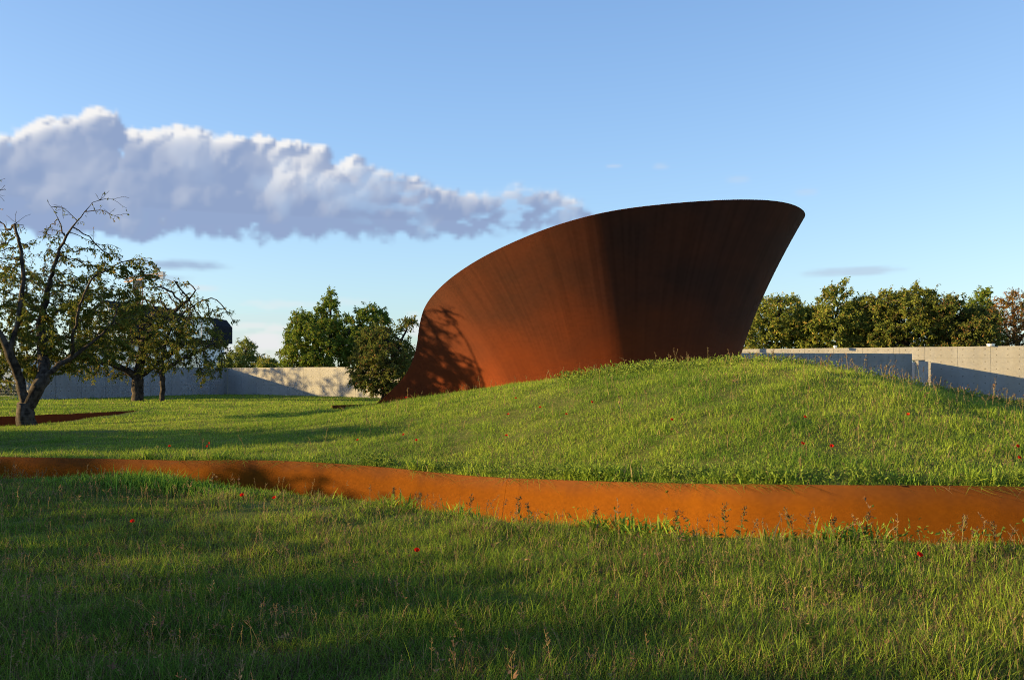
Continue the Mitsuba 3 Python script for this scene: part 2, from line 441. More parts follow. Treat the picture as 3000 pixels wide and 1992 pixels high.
def retaining_wall(foot, rim, z0, z1, label, seams, thick=0.03, bs='rusted_plate'):
    """foot, rim: (n,2) curves; a wall split into plates at the seam indices."""
    t = thing('retaining_wall')
    tag(t, label, 'retaining wall')
    length = np.r_[0, np.cumsum(np.linalg.norm(np.diff(foot, axis=0), axis=1))]
    rows = np.linspace(0, 1, 7)[:, None]
    for a, b in zip(seams[:-1], seams[1:]):
        s = slice(a, b + 1)
        P0, P1 = np.c_[foot[s], np.full(b + 1 - a, z0)], np.c_[rim[s], z1[s]]
        w = rows[..., None]
        G = P1[None] * (1 - w) + P0[None] * w
        G[..., :2] -= (0.05 * np.sin(np.pi * rows))[..., None] * ((rim[s] - foot[s]) / (np.linalg.norm(rim[s] - foot[s], axis=1, keepdims=True) + 1e-9))[None]   # a slight belly
        d = np.gradient(foot[s], axis=0)
        nrm = np.stack([-d[:, 1], d[:, 0]], 1) / np.linalg.norm(d, axis=1, keepdims=True)
        sgn = np.sign(((rim[s] - foot[s]) * nrm).sum(1).mean() or 1)
        Gb = G + np.r_[0, 0, 0]
        Gb[..., :2] = G[..., :2] + sgn * thick * nrm[None]
        gap = 0.002
        e = d / np.linalg.norm(d, axis=1, keepdims=True)
        for Q in (G, Gb):
            Q[:, 0, :2] += gap * e[0]
            Q[:, -1, :2] -= gap * e[-1]
        sheet(G, Gb, np.linspace(0, 1.2, 7)[:, None], length[s][None], bs, t, 'plate')
    return t


xs = np.linspace(-24, 24, 481)
s_ = NEAR(xs, 1)
L_ = np.sqrt(1 + s_ * s_)
nrm = np.stack([-s_ / L_, 1 / L_], 1)
base = np.stack([xs, NEAR(xs)], 1)
foot, rim = base + PATH_W * nrm, base + (PATH_W + LEAN) * nrm


def seam_at(px_list):
    px = CX + F * rim[:, 0] / rim[:, 1]
    return [0, 60, 110] + [int(np.argmin(np.abs(px - p))) for p in px_list] + [380, 440, 480]


retaining_wall(foot, rim, FLOOR - 0.1, RIMZ(rim[:, 0]) + 0.015, 'long orange rusted steel retaining wall curving across below the grass mound', seam_at([-200, 1486, 3150]))
retaining_wall(base - 0.012 * nrm, base - 0.012 * nrm - 0.002 * nrm, FLOOR - 0.1, ground_z(base[:, 0], base[:, 1]) - 0.02, 'low rusted steel retaining wall along the foreground lawn edge, seen only from the path', [0, 120, 240, 360, 480])
zf_ = ground_z(LOOP_FAR[:, 0], LOOP_FAR[:, 1])
d = np.gradient(LOOP_FAR, axis=0)
nl = np.stack([-d[:, 1], d[:, 0]], 1) / np.linalg.norm(d, axis=1, keepdims=True)
retaining_wall(LOOP_FAR - 0.10 * nl, LOOP_FAR, FLOOR - 0.1, zf_ + 0.02, 'dark brown rusted steel retaining wall behind the leaning fruit tree at the left', [0, 30, 60, 89], bs='rusted_steel')
d = np.gradient(SPUR_FAR, axis=0)
nl = np.stack([-d[:, 1], d[:, 0]], 1) / np.linalg.norm(d, axis=1, keepdims=True)
zf_ = ground_z(SPUR_FAR[:, 0], SPUR_FAR[:, 1])
retaining_wall(SPUR_FAR - 0.08 * nl, SPUR_FAR, FLOOR - 0.1, np.maximum(zf_ + 0.05, 0.41), 'short reddish steel edge in the lawn just left of the sculpture foot', [0, 39])

# ------------------------------------------------------------------ the steel shell sculpture
RIMPTS = [(1078, 1196, 29.4), (1150, 1140, 28.9), (1198, 1080, 28.5), (1219, 1020, 28.2), (1227, 965, 27.8), (1241, 908, 27.3), (1280, 852, 26.6), (1370, 780, 25.6), (1500, 712, 24.7),
          (1650, 655, 24.05), (1780, 622, 23.85), (1950, 599, 24.15), (2100, 588, 24.8), (2205, 586, 25.6), (2285, 592, 26.5), (2335, 605, 27.5), (2357, 622, 28.5), (2352, 645, 29.7), (2310, 690, 31.0), (2220, 760, 32.0)]
BASEPTS = [(1082, 29.5), (1165, 29.0), (1240, 28.5), (1310, 28.0), (1372, 27.5), (1428, 27.0), (1490, 26.35), (1565, 25.97), (1650, 25.63), (1740, 25.38), (1820, 25.27), (1905, 25.37), (1985, 25.68), (2045, 26.2),
           (2095, 27.1), (2125, 27.9), (2140, 28.8), (2138, 29.8), (2115, 30.9), (2060, 31.9)]
R3 = np.array([at(*r) for r in RIMPTS])
B3 = np.array([at(p, 1100, Y) for p, Y in BASEPTS])
B3[:, 2] = ground_z(B3[:, 0], B3[:, 1]) - 0.35
R3[0, 2] = B3[0, 2] + 0.2
tt = np.arange(len(R3), dtype=float)
fine = np.linspace(0, len(R3) - 1, 381)
chord = lambda P: np.r_[0, np.cumsum(np.linalg.norm(np.diff(P, axis=0), axis=1))]
tr = chord(R3)
R3f = PchipInterpolator(tr, R3)(np.interp(fine, tt, tr)) * 0.35 + CubicSpline(tr, R3)(np.interp(fine, tt, tr)) * 0.65
tb = chord(B3)
B3f = CubicSpline(tb, B3)(np.interp(fine, tt, tb))
vv = np.linspace(1, 0, 49)[:, None, None]             # rows run from the rim down
power = np.interp(fine, [0, 4, 7, 12, 19], [1.0, 1.15, 1.35, 1.5, 1.5])[None, :, None]
G = np.empty((49, len(fine), 3))
G[..., :2] = B3f[None, :, :2] + (R3f - B3f)[None, :, :2] * vv ** power
G[..., 2] = (B3f[None, :, 2:] + (R3f - B3f)[None, :, 2:] * vv)[..., 0]
du, dv = np.gradient(G, axis=1), np.gradient(G, axis=0)
nn = np.cross(du, dv)
nn /= np.linalg.norm(nn, axis=-1, keepdims=True) + 1e-12
if nn[20, 180, 1] > 0:
    nn = -nn
back = G - 0.05 * nn
sculpture = thing('steel_sculpture')
tag(sculpture, 'tall rust brown steel shell sculpture flaring up behind the grass mound', 'sculpture')
ulen = np.r_[0, np.cumsum(np.linalg.norm(np.diff(0.5 * (R3f + B3f), axis=0), axis=1))]
height = np.broadcast_to(G[..., 2] - B3f[None, :, 2], G.shape[:2])
seams = [0, 66, 120, 160, 205, 250, 300, 340, 380]
for a, b in zip(seams[:-1], seams[1:]):
    s = slice(a, b + 1)
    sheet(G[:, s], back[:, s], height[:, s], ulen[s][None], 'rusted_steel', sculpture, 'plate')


# ------------------------------------------------------------------ concrete walls with panels and tie holes
def concrete_wall(p0, p1, z0, z1, label, col=1.8, rows=(0.9,), gaps=(), holes=(0.6, 0.45), thick=0.25, name='concrete_wall', start=0.0):
    """Panels face the camera; p0, p1 in plan from left to right; rows: joints measured down from the top; gaps: (from, to, z) doorways."""
    t = thing(name)
    tag(t, label, 'wall')
    p0, p1 = np.asarray(p0, float), np.asarray(p1, float)
    L = np.linalg.norm(p1 - p0)
    e = (p1 - p0) / L
    n = np.array([e[1], -e[0]])                        # towards the camera
    ang = math.atan2(e[1], e[0])
    place = lambda u, w, z: np.r_[p0 + e * u + n * w, z]
    zs = [z1] + [z1 - r for r in rows] + [z0]
    us = [0.0] + list(np.arange(start or col, L - 0.3, col)) + [L]
    core, plugs = [], []
    spans = [(0.0, L, z0)]
    for a, b, zt in gaps:
        spans = [(0.0, a, z0), (a, b, zt), (b, L, z0)]
    for a, b, zb in spans:
        core.append(box([b - a, thick - 0.03, z1 - zb - 0.004], place((a + b) / 2, -thick / 2, (z1 + zb) / 2 - 0.002), ang))
    obj('core', cat(core), 'concrete', t)
    cuts = sorted(set(us + [g for a, b, _ in gaps for g in (a, b)]))
    for a, b in zip(cuts[:-1], cuts[1:]):
        if b - a < 0.05:
            continue
        for zt, zb in zip(zs[:-1], zs[1:]):
            for ga, gb, gz in gaps:
                if a >= ga - 1e-6 and b <= gb + 1e-6:
                    zb = max(zb, gz)
            if zt - zb < 0.05:
                continue
            obj('panel', box([b - a - 0.018, 0.03, zt - zb - 0.014], place((a + b) / 2, 0.0, (zt + zb) / 2), ang), 'concrete', t)
            m = max(1, round((b - a) / holes[0]))
            k = max(1, round((zt - zb) / holes[1]))
            if zt - zb > 0.3 and b - a > 0.5:
                for i in range(m):
                    for j in range(k):
                        c = trimesh.creation.cylinder(radius=0.035, height=0.012, sections=7)
                        c.apply_transform(trimesh.geometry.align_vectors([0, 0, 1], [n[0], n[1], 0]))
                        c.apply_translation(place(a + (i + 0.5) * (b - a) / m, 0.012, zt - (j + 0.5) * (zt - zb) / k))
                        plugs.append(c)
    k = obj('tie_hole_plug', cat(plugs), 'mortar', t)
    labels[k] = {'kind': 'stuff'}
    return t


concrete_wall((-30.6, 54.0), (-22.7, 68), -0.8, 2.0, 'shaded grey concrete wall behind the fruit trees at the far left', rows=(1.35,))
concrete_wall((-22.68, 68), (-3.0, 54.0), -0.8, 2.0, 'grey concrete wall with dappled light between the left trees and the sculpture', rows=(1.35,))
concrete_wall((8.0, 46.8), (23.2, 49.5), -0.6, 2.72, 'low shaded concrete wall just right of the sculpture, behind the mound', rows=(0.45, 1.7), holes=(0.9, 0.6))
concrete_wall((13.0, 59.86), (37.0, 47.78), -0.6, 3.22, 'tall sunlit concrete wall at the far right behind the low wall', rows=(0.72,), gaps=((12.9, 14.37, 2.40),), holes=(0.62, 0.45), start=14.37 - 7.2)
concrete_wall((25.75, 53.2), (23.25, 49.25), -0.6, 2.30, 'narrow concrete return wall joining the low wall to the tall wall', rows=(1.2,), thick=0.2)
p = thing('concrete_pier')
tag(p, 'narrow sunlit concrete pier standing inside the wall opening', 'pier')
obj('shaft', box([0.5, 0.4, 3.0], [26.55, 55.2, 0.9], -0.46), 'concrete', p)
obj('cap', box([0.56, 0.46, 0.06], [26.55, 55.2, 2.43], -0.46), 'dark_metal', p)
tag(obj('white_door', box([0.6, 0.06, 2.9], [26.15, 55.45, 0.85], -0.46), 'white_render'), 'white door panel beside the pier inside the wall opening', 'door')
for px, Y, r, h, lab in ((2170, 57.5, 0.12, 0.32, 'grey metal box post on the wall top right beside the sculpture'), (2450, 55.0, 0.11, 0.12, 'small pale vent cap on the middle of the tall wall top'),
                         (2907, 51.6, 0.22, 0.13, 'wider silver vent cap on the wall top near the brown tree')):
    t = thing('vent_cap')
    tag(t, lab, 'vent cap')
    c = at(px, 1090, Y)
    zt = 3.22
    cy = trimesh.creation.cylinder(radius=r, height=h, sections=20)
    cy.apply_translation([c[0], c[1] + 0.18, zt + h / 2])
    obj('body', cy, 'pale_metal', t, smooth=30)
    l = trimesh.creation.cylinder(radius=r * 1.15, height=0.025, sections=20)
    l.apply_translation([c[0], c[1] + 0.18, zt + h + 0.0135])
    obj('lid', l, 'pale_metal', t, smooth=30)


# ------------------------------------------------------------------ trees by space colonisation
def grow(stems, attr, step, kill, infl, rng, lift=0.05, wander=0.25, iters=140):
    """stems: polylines (first starts at the root; others start at a node of an earlier one). Returns node positions and parents."""
    nodes, parent = [np.asarray(stems[0][0], float)], [-1]
    for st in stems:
        st = np.asarray(st, float)
        last = int(np.argmin(np.linalg.norm(np.array(nodes) - st[0], axis=1)))
        L = chord(st)
        pts = PchipInterpolator(L, st)(np.linspace(0, L[-1], max(2, int(L[-1] / step) + 1)))[1:]
        for q in pts:
            q = q + rng.normal(0, 0.09 * step, 3)
            nodes.append(q)
            parent.append(last)
            last = len(nodes) - 1
    nodes, parent = np.array(nodes), np.array(parent)
    A = np.array(attr)
    for it in range(iters):
        if not len(A):
            break
        d, idx = cKDTree(nodes).query(A, distance_upper_bound=infl)
        A, d, idx = A[d > kill], d[d > kill], idx[d > kill]
        ok = np.isfinite(d)
        if not ok.any():
            infl *= 1.3
            if infl > 6:
                break
            continue
        v = (A[ok] - nodes[idx[ok]]) / d[ok, None]
        acc = np.zeros((len(nodes), 3))
        np.add.at(acc, idx[ok], v)
        who = np.nonzero(np.abs(acc).sum(1) > 0)[0]
        dirn = acc[who] / (np.linalg.norm(acc[who], axis=1, keepdims=True) + 1e-9)
        dirn = dirn + rng.normal(0, wander, dirn.shape) + [0, 0, lift]
        dirn /= np.linalg.norm(dirn, axis=1, keepdims=True)
        new = nodes[who] + step * dirn
        dd, _ = cKDTree(nodes).query(new)
        keep = dd > 0.45 * step
        if not keep.any():
            A = A[rng.random(len(A)) > 0.2]
            continue
        nodes, parent = np.vstack([nodes, new[keep]]), np.concatenate([parent, who[keep]])
        if len(nodes) > 9000:
            break
    return nodes, parent


def add_twigs(nodes, parent, rng, per, length, droop, sub=3):
    """Short side twigs on the outermost nodes."""
    kids = np.bincount(parent[parent >= 0], minlength=len(nodes))
    weight = subtree(parent)
    outer = np.nonzero((weight <= 6) & (parent >= 0))[0]
    src = np.repeat(outer, rng.poisson(per, len(outer)))
    if not len(src):
        return nodes, parent
    along = nodes[src] - nodes[parent[src]]
    along /= np.linalg.norm(along, axis=1, keepdims=True) + 1e-9
    dirn = along * 0.6 + rng.normal(0, 0.75, along.shape)
    dirn /= np.linalg.norm(dirn, axis=1, keepdims=True)
    ln = length * rng.uniform(0.4, 1.2, len(src)) / sub
    prev, cur = src, nodes[src]
    for k in range(sub):
        cur = cur + dirn * ln[:, None]
        ids = np.arange(len(cur)) + len(nodes)
        nodes, parent = np.vstack([nodes, cur]), np.concatenate([parent, prev])
        prev = ids
        dirn = dirn + rng.normal(0, 0.18, dirn.shape) - [0, 0, droop]
        dirn /= np.linalg.norm(dirn, axis=1, keepdims=True)
    return nodes, parent


def subtree(parent):
    w = np.ones(len(parent))
    for i in range(len(parent) - 1, 0, -1):
        if parent[i] >= 0:
            w[parent[i]] += w[i]
    return w


def limbs(nodes, parent, base_r, twig_r, rng, power=2.1):
    n = len(nodes)
    kids = np.bincount(parent[parent >= 0], minlength=n)
    w = np.where(kids == 0, 1.0, 0.0)
    for i in range(n - 1, 0, -1):
        w[parent[i]] += w[i]
    r = twig_r + (base_r - twig_r) * (np.maximum(w - 1, 0) / max(w[0] - 1, 1)) ** (1 / power)
    seg = np.arange(1, n)
    par = parent[1:]
    main = np.full(n, -1)
    order = np.argsort(w[1:]) + 1
    main[parent[order]] = order                       # the heaviest child comes last
    sd = nodes[seg] - nodes[par]
    sd /= np.linalg.norm(sd, axis=1, keepdims=True) + 1e-9
    nd = np.zeros((n, 3))
    nd[seg] = sd
    nd[0] = [0, 0, 1]
    has = main >= 0
    nd[has] += sd[main[has] - 1]
    nd /= np.linalg.norm(nd, axis=1, keepdims=True) + 1e-9
    ref = np.array([0.83, 0.51, 0.22])
    V, Fc, off = [], [], 0
    for thick, sides in ((True, 12), (False, 4)):
        m = (r[seg] > 0.05) == thick
        s, q = seg[m], par[m]
        if not len(s):
            continue
        is_main = main[q] == s
        d0 = np.where(is_main[:, None], nd[q], sd[s - 1])
        d1 = nd[s]
        r0 = np.where(is_main, r[q], np.minimum(r[q], r[s] * 1.25))
        r1 = r[s]
        ang = np.arange(sides) * 2 * np.pi / sides

        def ringv(c, d, rad):
            x = np.cross(d, ref)
            x /= np.linalg.norm(x, axis=1, keepdims=True) + 1e-9
            y = np.cross(d, x)
            return c[:, None] + rad[:, None, None] * (np.cos(ang)[None, :, None] * x[:, None] + np.sin(ang)[None, :, None] * y[:, None])

        a, b = ringv(nodes[q], d0, r0), ringv(nodes[s], d1, r1)
        if thick:
            for P in (a, b):
                c = nodes[q] if P is a else nodes[s]
                k = 1 + 0.45 * (meshkit.fbm(P * [6, 6, 3], 3, 9) - 0.5)
                P[:] = c[:, None] + (P - c[:, None]) * k[..., None]
        v = np.concatenate([a, b], 1).reshape(-1, 3)
        j = np.arange(sides)
        one = np.stack([j, np.roll(j, -1), np.roll(j, -1) + sides, j + sides], 1)
        f = (one[None] + (np.arange(len(s)) * 2 * sides)[:, None, None]).reshape(-1, 4) + off
        V.append(v)
        Fc.append(f)
        off += len(v)
    return weld(np.vstack(V), np.vstack(Fc)), r


def weld(V, Fc):
    q, first, back = np.unique(np.round(V * 2000).astype(np.int64), axis=0, return_index=True, return_inverse=True)
    return V[first], back.reshape(-1)[Fc]


def leaves(pos, dirs, size, aspect, rng, colours, droop=0.6, spread=0.7, jitter=0.3):
    n = len(pos)
    d = dirs * spread + rng.normal(0, 0.6, (n, 3)) - [0, 0, droop]
    d /= np.linalg.norm(d, axis=1, keepdims=True) + 1e-9
    s = np.cross(d, rng.normal(0, 1, (n, 3)))
    s /= np.linalg.norm(s, axis=1, keepdims=True) + 1e-9
    nrm = np.cross(d, s)
    L = size * rng.uniform(0.6, 1.25, n)[:, None]
    W = L * aspect
    fold = 0.22 * W
    base = pos + rng.normal(0, jitter, (n, 3)) * size
    v = np.stack([base, base + d * L * 0.45 + s * W * 0.5 + nrm * fold, base + d * L - nrm * 0.12 * L, base + d * L * 0.45 - s * W * 0.5 + nrm * fold], 1).reshape(-1, 3)
    k = np.arange(n)[:, None] * 4
    f = np.vstack([k + [0, 1, 2], k + [0, 2, 3]])
    c = np.repeat(colours, 4, axis=0)
    return v, f, c


def leaf_colours(n, pos, rng, base, alt, dry, dry_part, patch=1.6):
    a = np.clip(meshkit.fbm(pos / patch, 3, 17) * 1.6 - 0.3 + rng.normal(0, 0.25, n), 0, 1)[:, None]
    c = np.asarray(base) * (1 - a) + np.asarray(alt) * a
    m = rng.random(n) < dry_part * (0.4 + 1.2 * meshkit.fbm(pos / 1.1, 2, 29))
    c[m] = np.asarray(dry) * rng.uniform(0.6, 1.3, (m.sum(), 1))
    return np.clip(c * rng.uniform(0.75, 1.25, (n, 1)), 0.003, 0.9)


def blobs(specs, n, rng):
    """Points in a union of ellipsoids (x, y, z, rx, ry, rz, weight), denser towards their shells."""
    w = np.array([s[6] for s in specs], float)
    out = []
    for s, k in zip(specs, rng.multinomial(n, w / w.sum())):
        q = rng.normal(0, 1, (k, 3))
        q /= np.linalg.norm(q, axis=1, keepdims=True)
        q *= rng.random((k, 1)) ** 0.42
        out.append(np.array(s[:3]) + q * np.array(s[3:6]))
    return np.vstack(out)


GREEN = dict(base=(0.085, 0.145, 0.024), alt=(0.190, 0.250, 0.042), dry=(0.28, 0.20, 0.05), dry_part=0.06)
OLIVE = dict(base=(0.092, 0.135, 0.028), alt=(0.275, 0.305, 0.060), dry=(0.36, 0.26, 0.07), dry_part=0.09)
OLD = dict(base=(0.072, 0.102, 0.022), alt=(0.175, 0.195, 0.040), dry=(0.30, 0.21, 0.05), dry_part=0.10)
DEEP = dict(base=(0.075, 0.110, 0.028), alt=(0.170, 0.185, 0.046), dry=(0.26, 0.15, 0.06), dry_part=0.10)
BROWN = dict(base=(0.17, 0.080, 0.022), alt=(0.27, 0.140, 0.034), dry=(0.17, 0.17, 0.05), dry_part=0.25)


def tree(name, label, stems, specs, seed, palette, n_attr=1400, step=0.3, base_r=0.2, twig_r=0.008, per=1.6, twig=0.5, droop=0.08, n_leaf=4, leaf=0.12, aspect=0.5, thin=None, group=None, leaf_droop=0.5,
         category='tree', infl=2.2, kill=0.42, power=2.1):
    rng = np.random.default_rng(seed)
    attr = blobs(specs, n_attr, rng)
    gz = ground_z(attr[:, 0], attr[:, 1])
    attr = attr[attr[:, 2] > gz + 0.5]
    nodes, parent = grow(stems, attr, step, kill, infl, rng)
    n0 = len(nodes)
    nodes, parent = add_twigs(nodes, parent, rng, per, twig, droop)
    (V, Fc), r = limbs(nodes, parent, base_r, twig_r, rng, power)
    t = thing(name)
    tag(t, label, category, group)
    obj('trunk', (V, Fc), 'bark', t, smooth=True)
    src = np.nonzero((r < 0.03) & (np.arange(len(nodes)) > 5))[0]
    lam = np.full(len(src), float(n_leaf))
    if thin is not None:
        lam = lam * thin(nodes[src])
    src = np.repeat(src, rng.poisson(lam))
    pos = nodes[src] + (nodes[parent[src]] - nodes[src]) * rng.random((len(src), 1))
    dirs = nodes[src] - nodes[parent[src]]
    dirs /= np.linalg.norm(dirs, axis=1, keepdims=True) + 1e-9
    v, f, c = leaves(pos, dirs, leaf, aspect, rng, leaf_colours(len(pos), pos, rng, **palette), leaf_droop)
    obj('crown', (v, f), 'leaf', t, color=c)
    STATS.append((t, len(pos), len(nodes)))
    return t


STATS = []


def E(px, py, Y, wpx, hpx, depth, weight):
    """An ellipsoid given by where it is seen."""
    c = at(px, py, Y)
    return (*c, wpx * Y / F, depth, hpx * Y / F, weight)


# the leaning fruit tree at the left
Y1 = 26.3
g1 = ground_z(*at(78, 1240, Y1)[:2]) - 0.15
root = at(78, 1240, Y1)
root[2] = g1
tree('fruit_tree', 'leaning fruit tree with a forked trunk and bare top twigs at the left', [
    [root, at(76, 1215, Y1), at(74, 1185, Y1), at(62, 1130, Y1), at(48, 1085, Y1 - 0.2), at(25, 1030, Y1 - 0.4), at(-10, 960, Y1 - 0.5), at(-60, 880, Y1 - 0.3)],
    [at(76, 1198, Y1), at(104, 1150, Y1), at(130, 1105, Y1), at(165, 1075, Y1 + 0.1), at(215, 1045, Y1 + 0.2), at(275, 1000, Y1 + 0.3), at(330, 945, Y1 + 0.3)],
    [at(130, 1105, Y1), at(125, 1040, Y1 + 0.6), at(120, 960, Y1 + 1.0), at(140, 860, Y1 + 0.9), at(160, 780, Y1 + 0.6), at(190, 700, Y1 + 0.5), at(225, 650, Y1 + 0.4), at(262, 605, Y1 + 0.4), at(300, 586, Y1 + 0.4), at(330, 588, Y1 + 0.4)],
    [at(190, 702, Y1 + 0.5), at(178, 660, Y1 + 0.5), at(165, 625, Y1 + 0.5), at(150, 606, Y1 + 0.5)],
    [at(225, 650, Y1 + 0.4), at(200, 620, Y1 + 0.6), at(180, 608, Y1 + 0.6)],
    [at(250, 620, Y1 + 0.4), at(300, 615, Y1 + 0.3), at(335, 635, Y1 + 0.2)],
    [at(215, 1045, Y1 + 0.2), at(225, 940, Y1 - 0.5), at(250, 850, Y1 - 0.6), at(310, 790, Y1 - 0.5), at(380, 765, Y1 - 0.4), at(430, 762, Y1 - 0.4), at(465, 790, Y1 - 0.4)],
    [at(25, 1030, Y1 - 0.4), at(60, 900, Y1 - 0.2), at(70, 800, Y1), at(60, 720, Y1), at(40, 660, Y1)],
], [E(120, 950, Y1 + 1.4, 270, 150, 2.08, 1.0), E(60, 1075, Y1 + 1.4, 190, 55, 1.44, 0.3), E(290, 1010, Y1 + 1.4, 110, 70, 1.28, 0.22), E(-60, 900, Y1 + 1.4, 240, 220, 2.08, 0.8), E(60, 800, Y1 + 1.4, 200, 130, 1.92, 0.55), E(270, 880, Y1 + 1.4, 170, 120, 1.60, 0.55), E(350, 800, Y1 + 1.4, 110, 50, 1.12, 0.14), E(60, 700, Y1 + 1.4, 130, 60, 1.28, 0.22),
    E(280, 735, Y1 + 1.4, 80, 40, 0.96, 0.10), E(-20, 570, Y1 + 1.4, 50, 60, 0.64, 0.05)], 101, OLD, n_attr=2300, step=0.2, base_r=0.27, twig_r=0.0055, per=1.6, twig=0.45, droop=0.12, n_leaf=5.0, leaf=0.093, aspect=0.48, leaf_droop=0.9,
    power=1.5, thin=lambda q: np.interp(q[:, 2], [1.5, 3.2, 4.4, 5.6, 6.3, 7], [2.4, 2.2, 1.4, 0.7, 0.2, 0.05]), infl=1.6, kill=0.34)

Y2 = 51.0
r2 = at(403, 1170, Y2)
r2[2] = ground_z(r2[0], r2[1]) - 0.2
tree('fruit_tree', 'fruit tree with a thick short trunk and low branches in front of the left wall', [
    [r2, at(403, 1130, Y2), at(402, 1108, Y2), at(415, 1050, Y2), at(420, 980, Y2)],
    [at(402, 1112, Y2), at(380, 1090, Y2 - 0.3), at(340, 1070, Y2 - 0.5), at(290, 1060, Y2 - 0.5)],
    [at(402, 1112, Y2), at(435, 1085, Y2 + 0.3), at(480, 1050, Y2 + 0.5), at(560, 1000, Y2 + 0.5)],
    [at(420, 1000, Y2), at(490, 930, Y2), at(560, 870, Y2), at(585, 840, Y2)],
], [E(400, 990, Y2, 170, 110, 3.2, 1.0), E(310, 1060, Y2, 110, 60, 2.4, 0.4), E(470, 900, Y2, 110, 70, 2.2, 0.4), E(500, 850, Y2, 70, 40, 1.6, 0.06)], 102, OLD, n_attr=1500, step=0.3, base_r=0.34, per=1.7, twig=0.55, n_leaf=3.2,
    leaf=0.15, thin=lambda q: np.interp(q[:, 2], [1.5, 4.5, 6.2, 7.5], [1.2, 1.2, 0.6, 0.3]), leaf_droop=0.8)
Y3 = 50.0
r3 = at(475, 1172, Y3)
r3[2] = ground_z(r3[0], r3[1]) - 0.2
tree('fruit_tree', 'fruit tree with a thin straight trunk, right beside the thick trunked one', [
    [r3, at(475, 1130, Y3), at(474, 1095, Y3), at(480, 1020, Y3), at(500, 960, Y3)],
    [at(474, 1095, Y3), at(520, 1060, Y3), at(600, 1020, Y3 + 0.3), at(650, 1000, Y3 + 0.3)],
    [at(500, 960, Y3), at(560, 900, Y3), at(620, 872, Y3), at(655, 900, Y3), at(682, 940, Y3)],
], [E(545, 990, Y3, 112, 95, 2.6, 1.0), E(620, 1060, Y3, 60, 60, 1.6, 0.35), E(600, 880, Y3, 34, 24, 1.2, 0.05), E(480, 1040, Y3, 80, 60, 2.0, 0.4)], 103, OLD, n_attr=1000, step=0.3, base_r=0.15, per=1.7, twig=0.5, n_leaf=3.2, leaf=0.15,
    thin=lambda q: np.interp(q[:, 2], [1.5, 4.5, 6.2, 7.5], [1.2, 1.1, 0.6, 0.35]), leaf_droop=0.8)


def leafy(label, px, Y, base_py, specs, seed, palette, **kw):
    r = at(px, base_py, Y)
    r[2] = ground_z(r[0], r[1]) - 0.2
    mid = np.mean([s[:3] for s in specs], axis=0)
    a = r + (np.array([r[0], r[1], mid[2]]) - r) * 0.45
    stems = [[r, a, (a + mid) / 2 + [0.1, 0, 0.2], mid]]
    for s in specs[1:]:
        stems.append([(a + mid) / 2 + [0.1, 0, 0.2], (a + mid + 2 * np.array(s[:3])) / 4, np.array(s[:3])])
    opts = dict(n_attr=1500, step=0.32, base_r=0.2, per=2.6, twig=0.55, n_leaf=5.2, leaf=0.19, aspect=0.55, droop=0.06)
    opts.update(kw)
    return tree(kw.pop('name', 'leafy_tree') if 'name' in kw else 'leafy_tree', label, stems, specs, seed, palette, **{k: v for k, v in opts.items() if k != 'name'})


leafy('broad green tree behind the grey wall, with a pointed shoot on top', 960, 72, 1160, [E(950, 1010, 72, 125, 95, 4.0, 1.0), E(1060, 990, 72, 90, 85, 3.4, 0.7), E(880, 1060, 72, 65, 50, 3, 0.4), E(965, 900, 72, 30, 36, 1.2, 0.10),
      E(970, 868, 72, 9, 22, 0.4, 0.04), E(1090, 925, 72, 50, 28, 2, 0.16), E(900, 950, 72, 50, 40, 2, 0.2)], 111, GREEN, n_attr=2200, leaf=0.21, base_r=0.3)
leafy('rounded dark bronze green tree beside the sculpture foot, in front of the wall', 1128, 50, 1172, [E(1125, 1035, 50, 90, 85, 2.4, 1.0), E(1165, 1080, 50, 60, 75, 2.2, 0.6), E(1075, 1100, 50, 55, 40, 1.6, 0.4), E(1100, 1135, 50, 30, 22, 1.2, 0.1),
      E(1200, 945, 50, 26, 14, 0.8, 0.05)], 112, DEEP, n_attr=1900, leaf=0.15, step=0.26, infl=1.8, kill=0.34)
leafy('small pale green conical tree far behind the wall, left of the broad tree', 712, 95, 1150, [E(712, 1052, 95, 50, 34, 2.2, 1.0), E(722, 1018, 95, 28, 26, 1.4, 0.4), E(690, 1070, 95, 60, 20, 2, 0.3)], 113,
      dict(base=(0.14, 0.19, 0.05), alt=(0.26, 0.30, 0.075), dry=(0.25, 0.22, 0.07), dry_part=0.05), n_attr=900, leaf=0.2, droop=-0.05)
leafy('low round bush of a tree between the conical tree and the broad tree', 785, 92, 1150, [E(785, 1072, 92, 36, 22, 1.8, 1.0), E(775, 1062, 92, 18, 14, 1.2, 0.3)], 114, OLIVE, n_attr=500, leaf=0.2)

# the row behind the right wall
leafy('yellowish green tree behind the wall, nearest to the right edge of the sculpture', 2270, 70, 1160, [E(2270, 950, 70, 105, 75, 3.6, 1.0), E(2270, 1020, 70, 110, 45, 2.6, 0.5), E(2200, 980, 70, 60, 70, 2.6, 0.5), E(2330, 985, 70, 60, 60, 2.6, 0.4), E(2290, 880, 70, 50, 16, 1.6, 0.1)], 121, OLIVE,
      n_attr=1900, leaf=0.2)
leafy('yellowish green tree with a tall shoot reaching above its neighbours', 2420, 68, 1160, [E(2420, 950, 68, 95, 75, 3.4, 1.0), E(2420, 1020, 68, 100, 45, 2.6, 0.5), E(2450, 860, 68, 40, 26, 1.4, 0.12), E(2475, 832, 68, 14, 12, 0.7, 0.035), E(2370, 960, 68, 60, 60, 2.6, 0.4), E(2520, 890, 68, 35, 20, 1.4, 0.10)], 122, OLIVE,
      n_attr=1900, leaf=0.2)
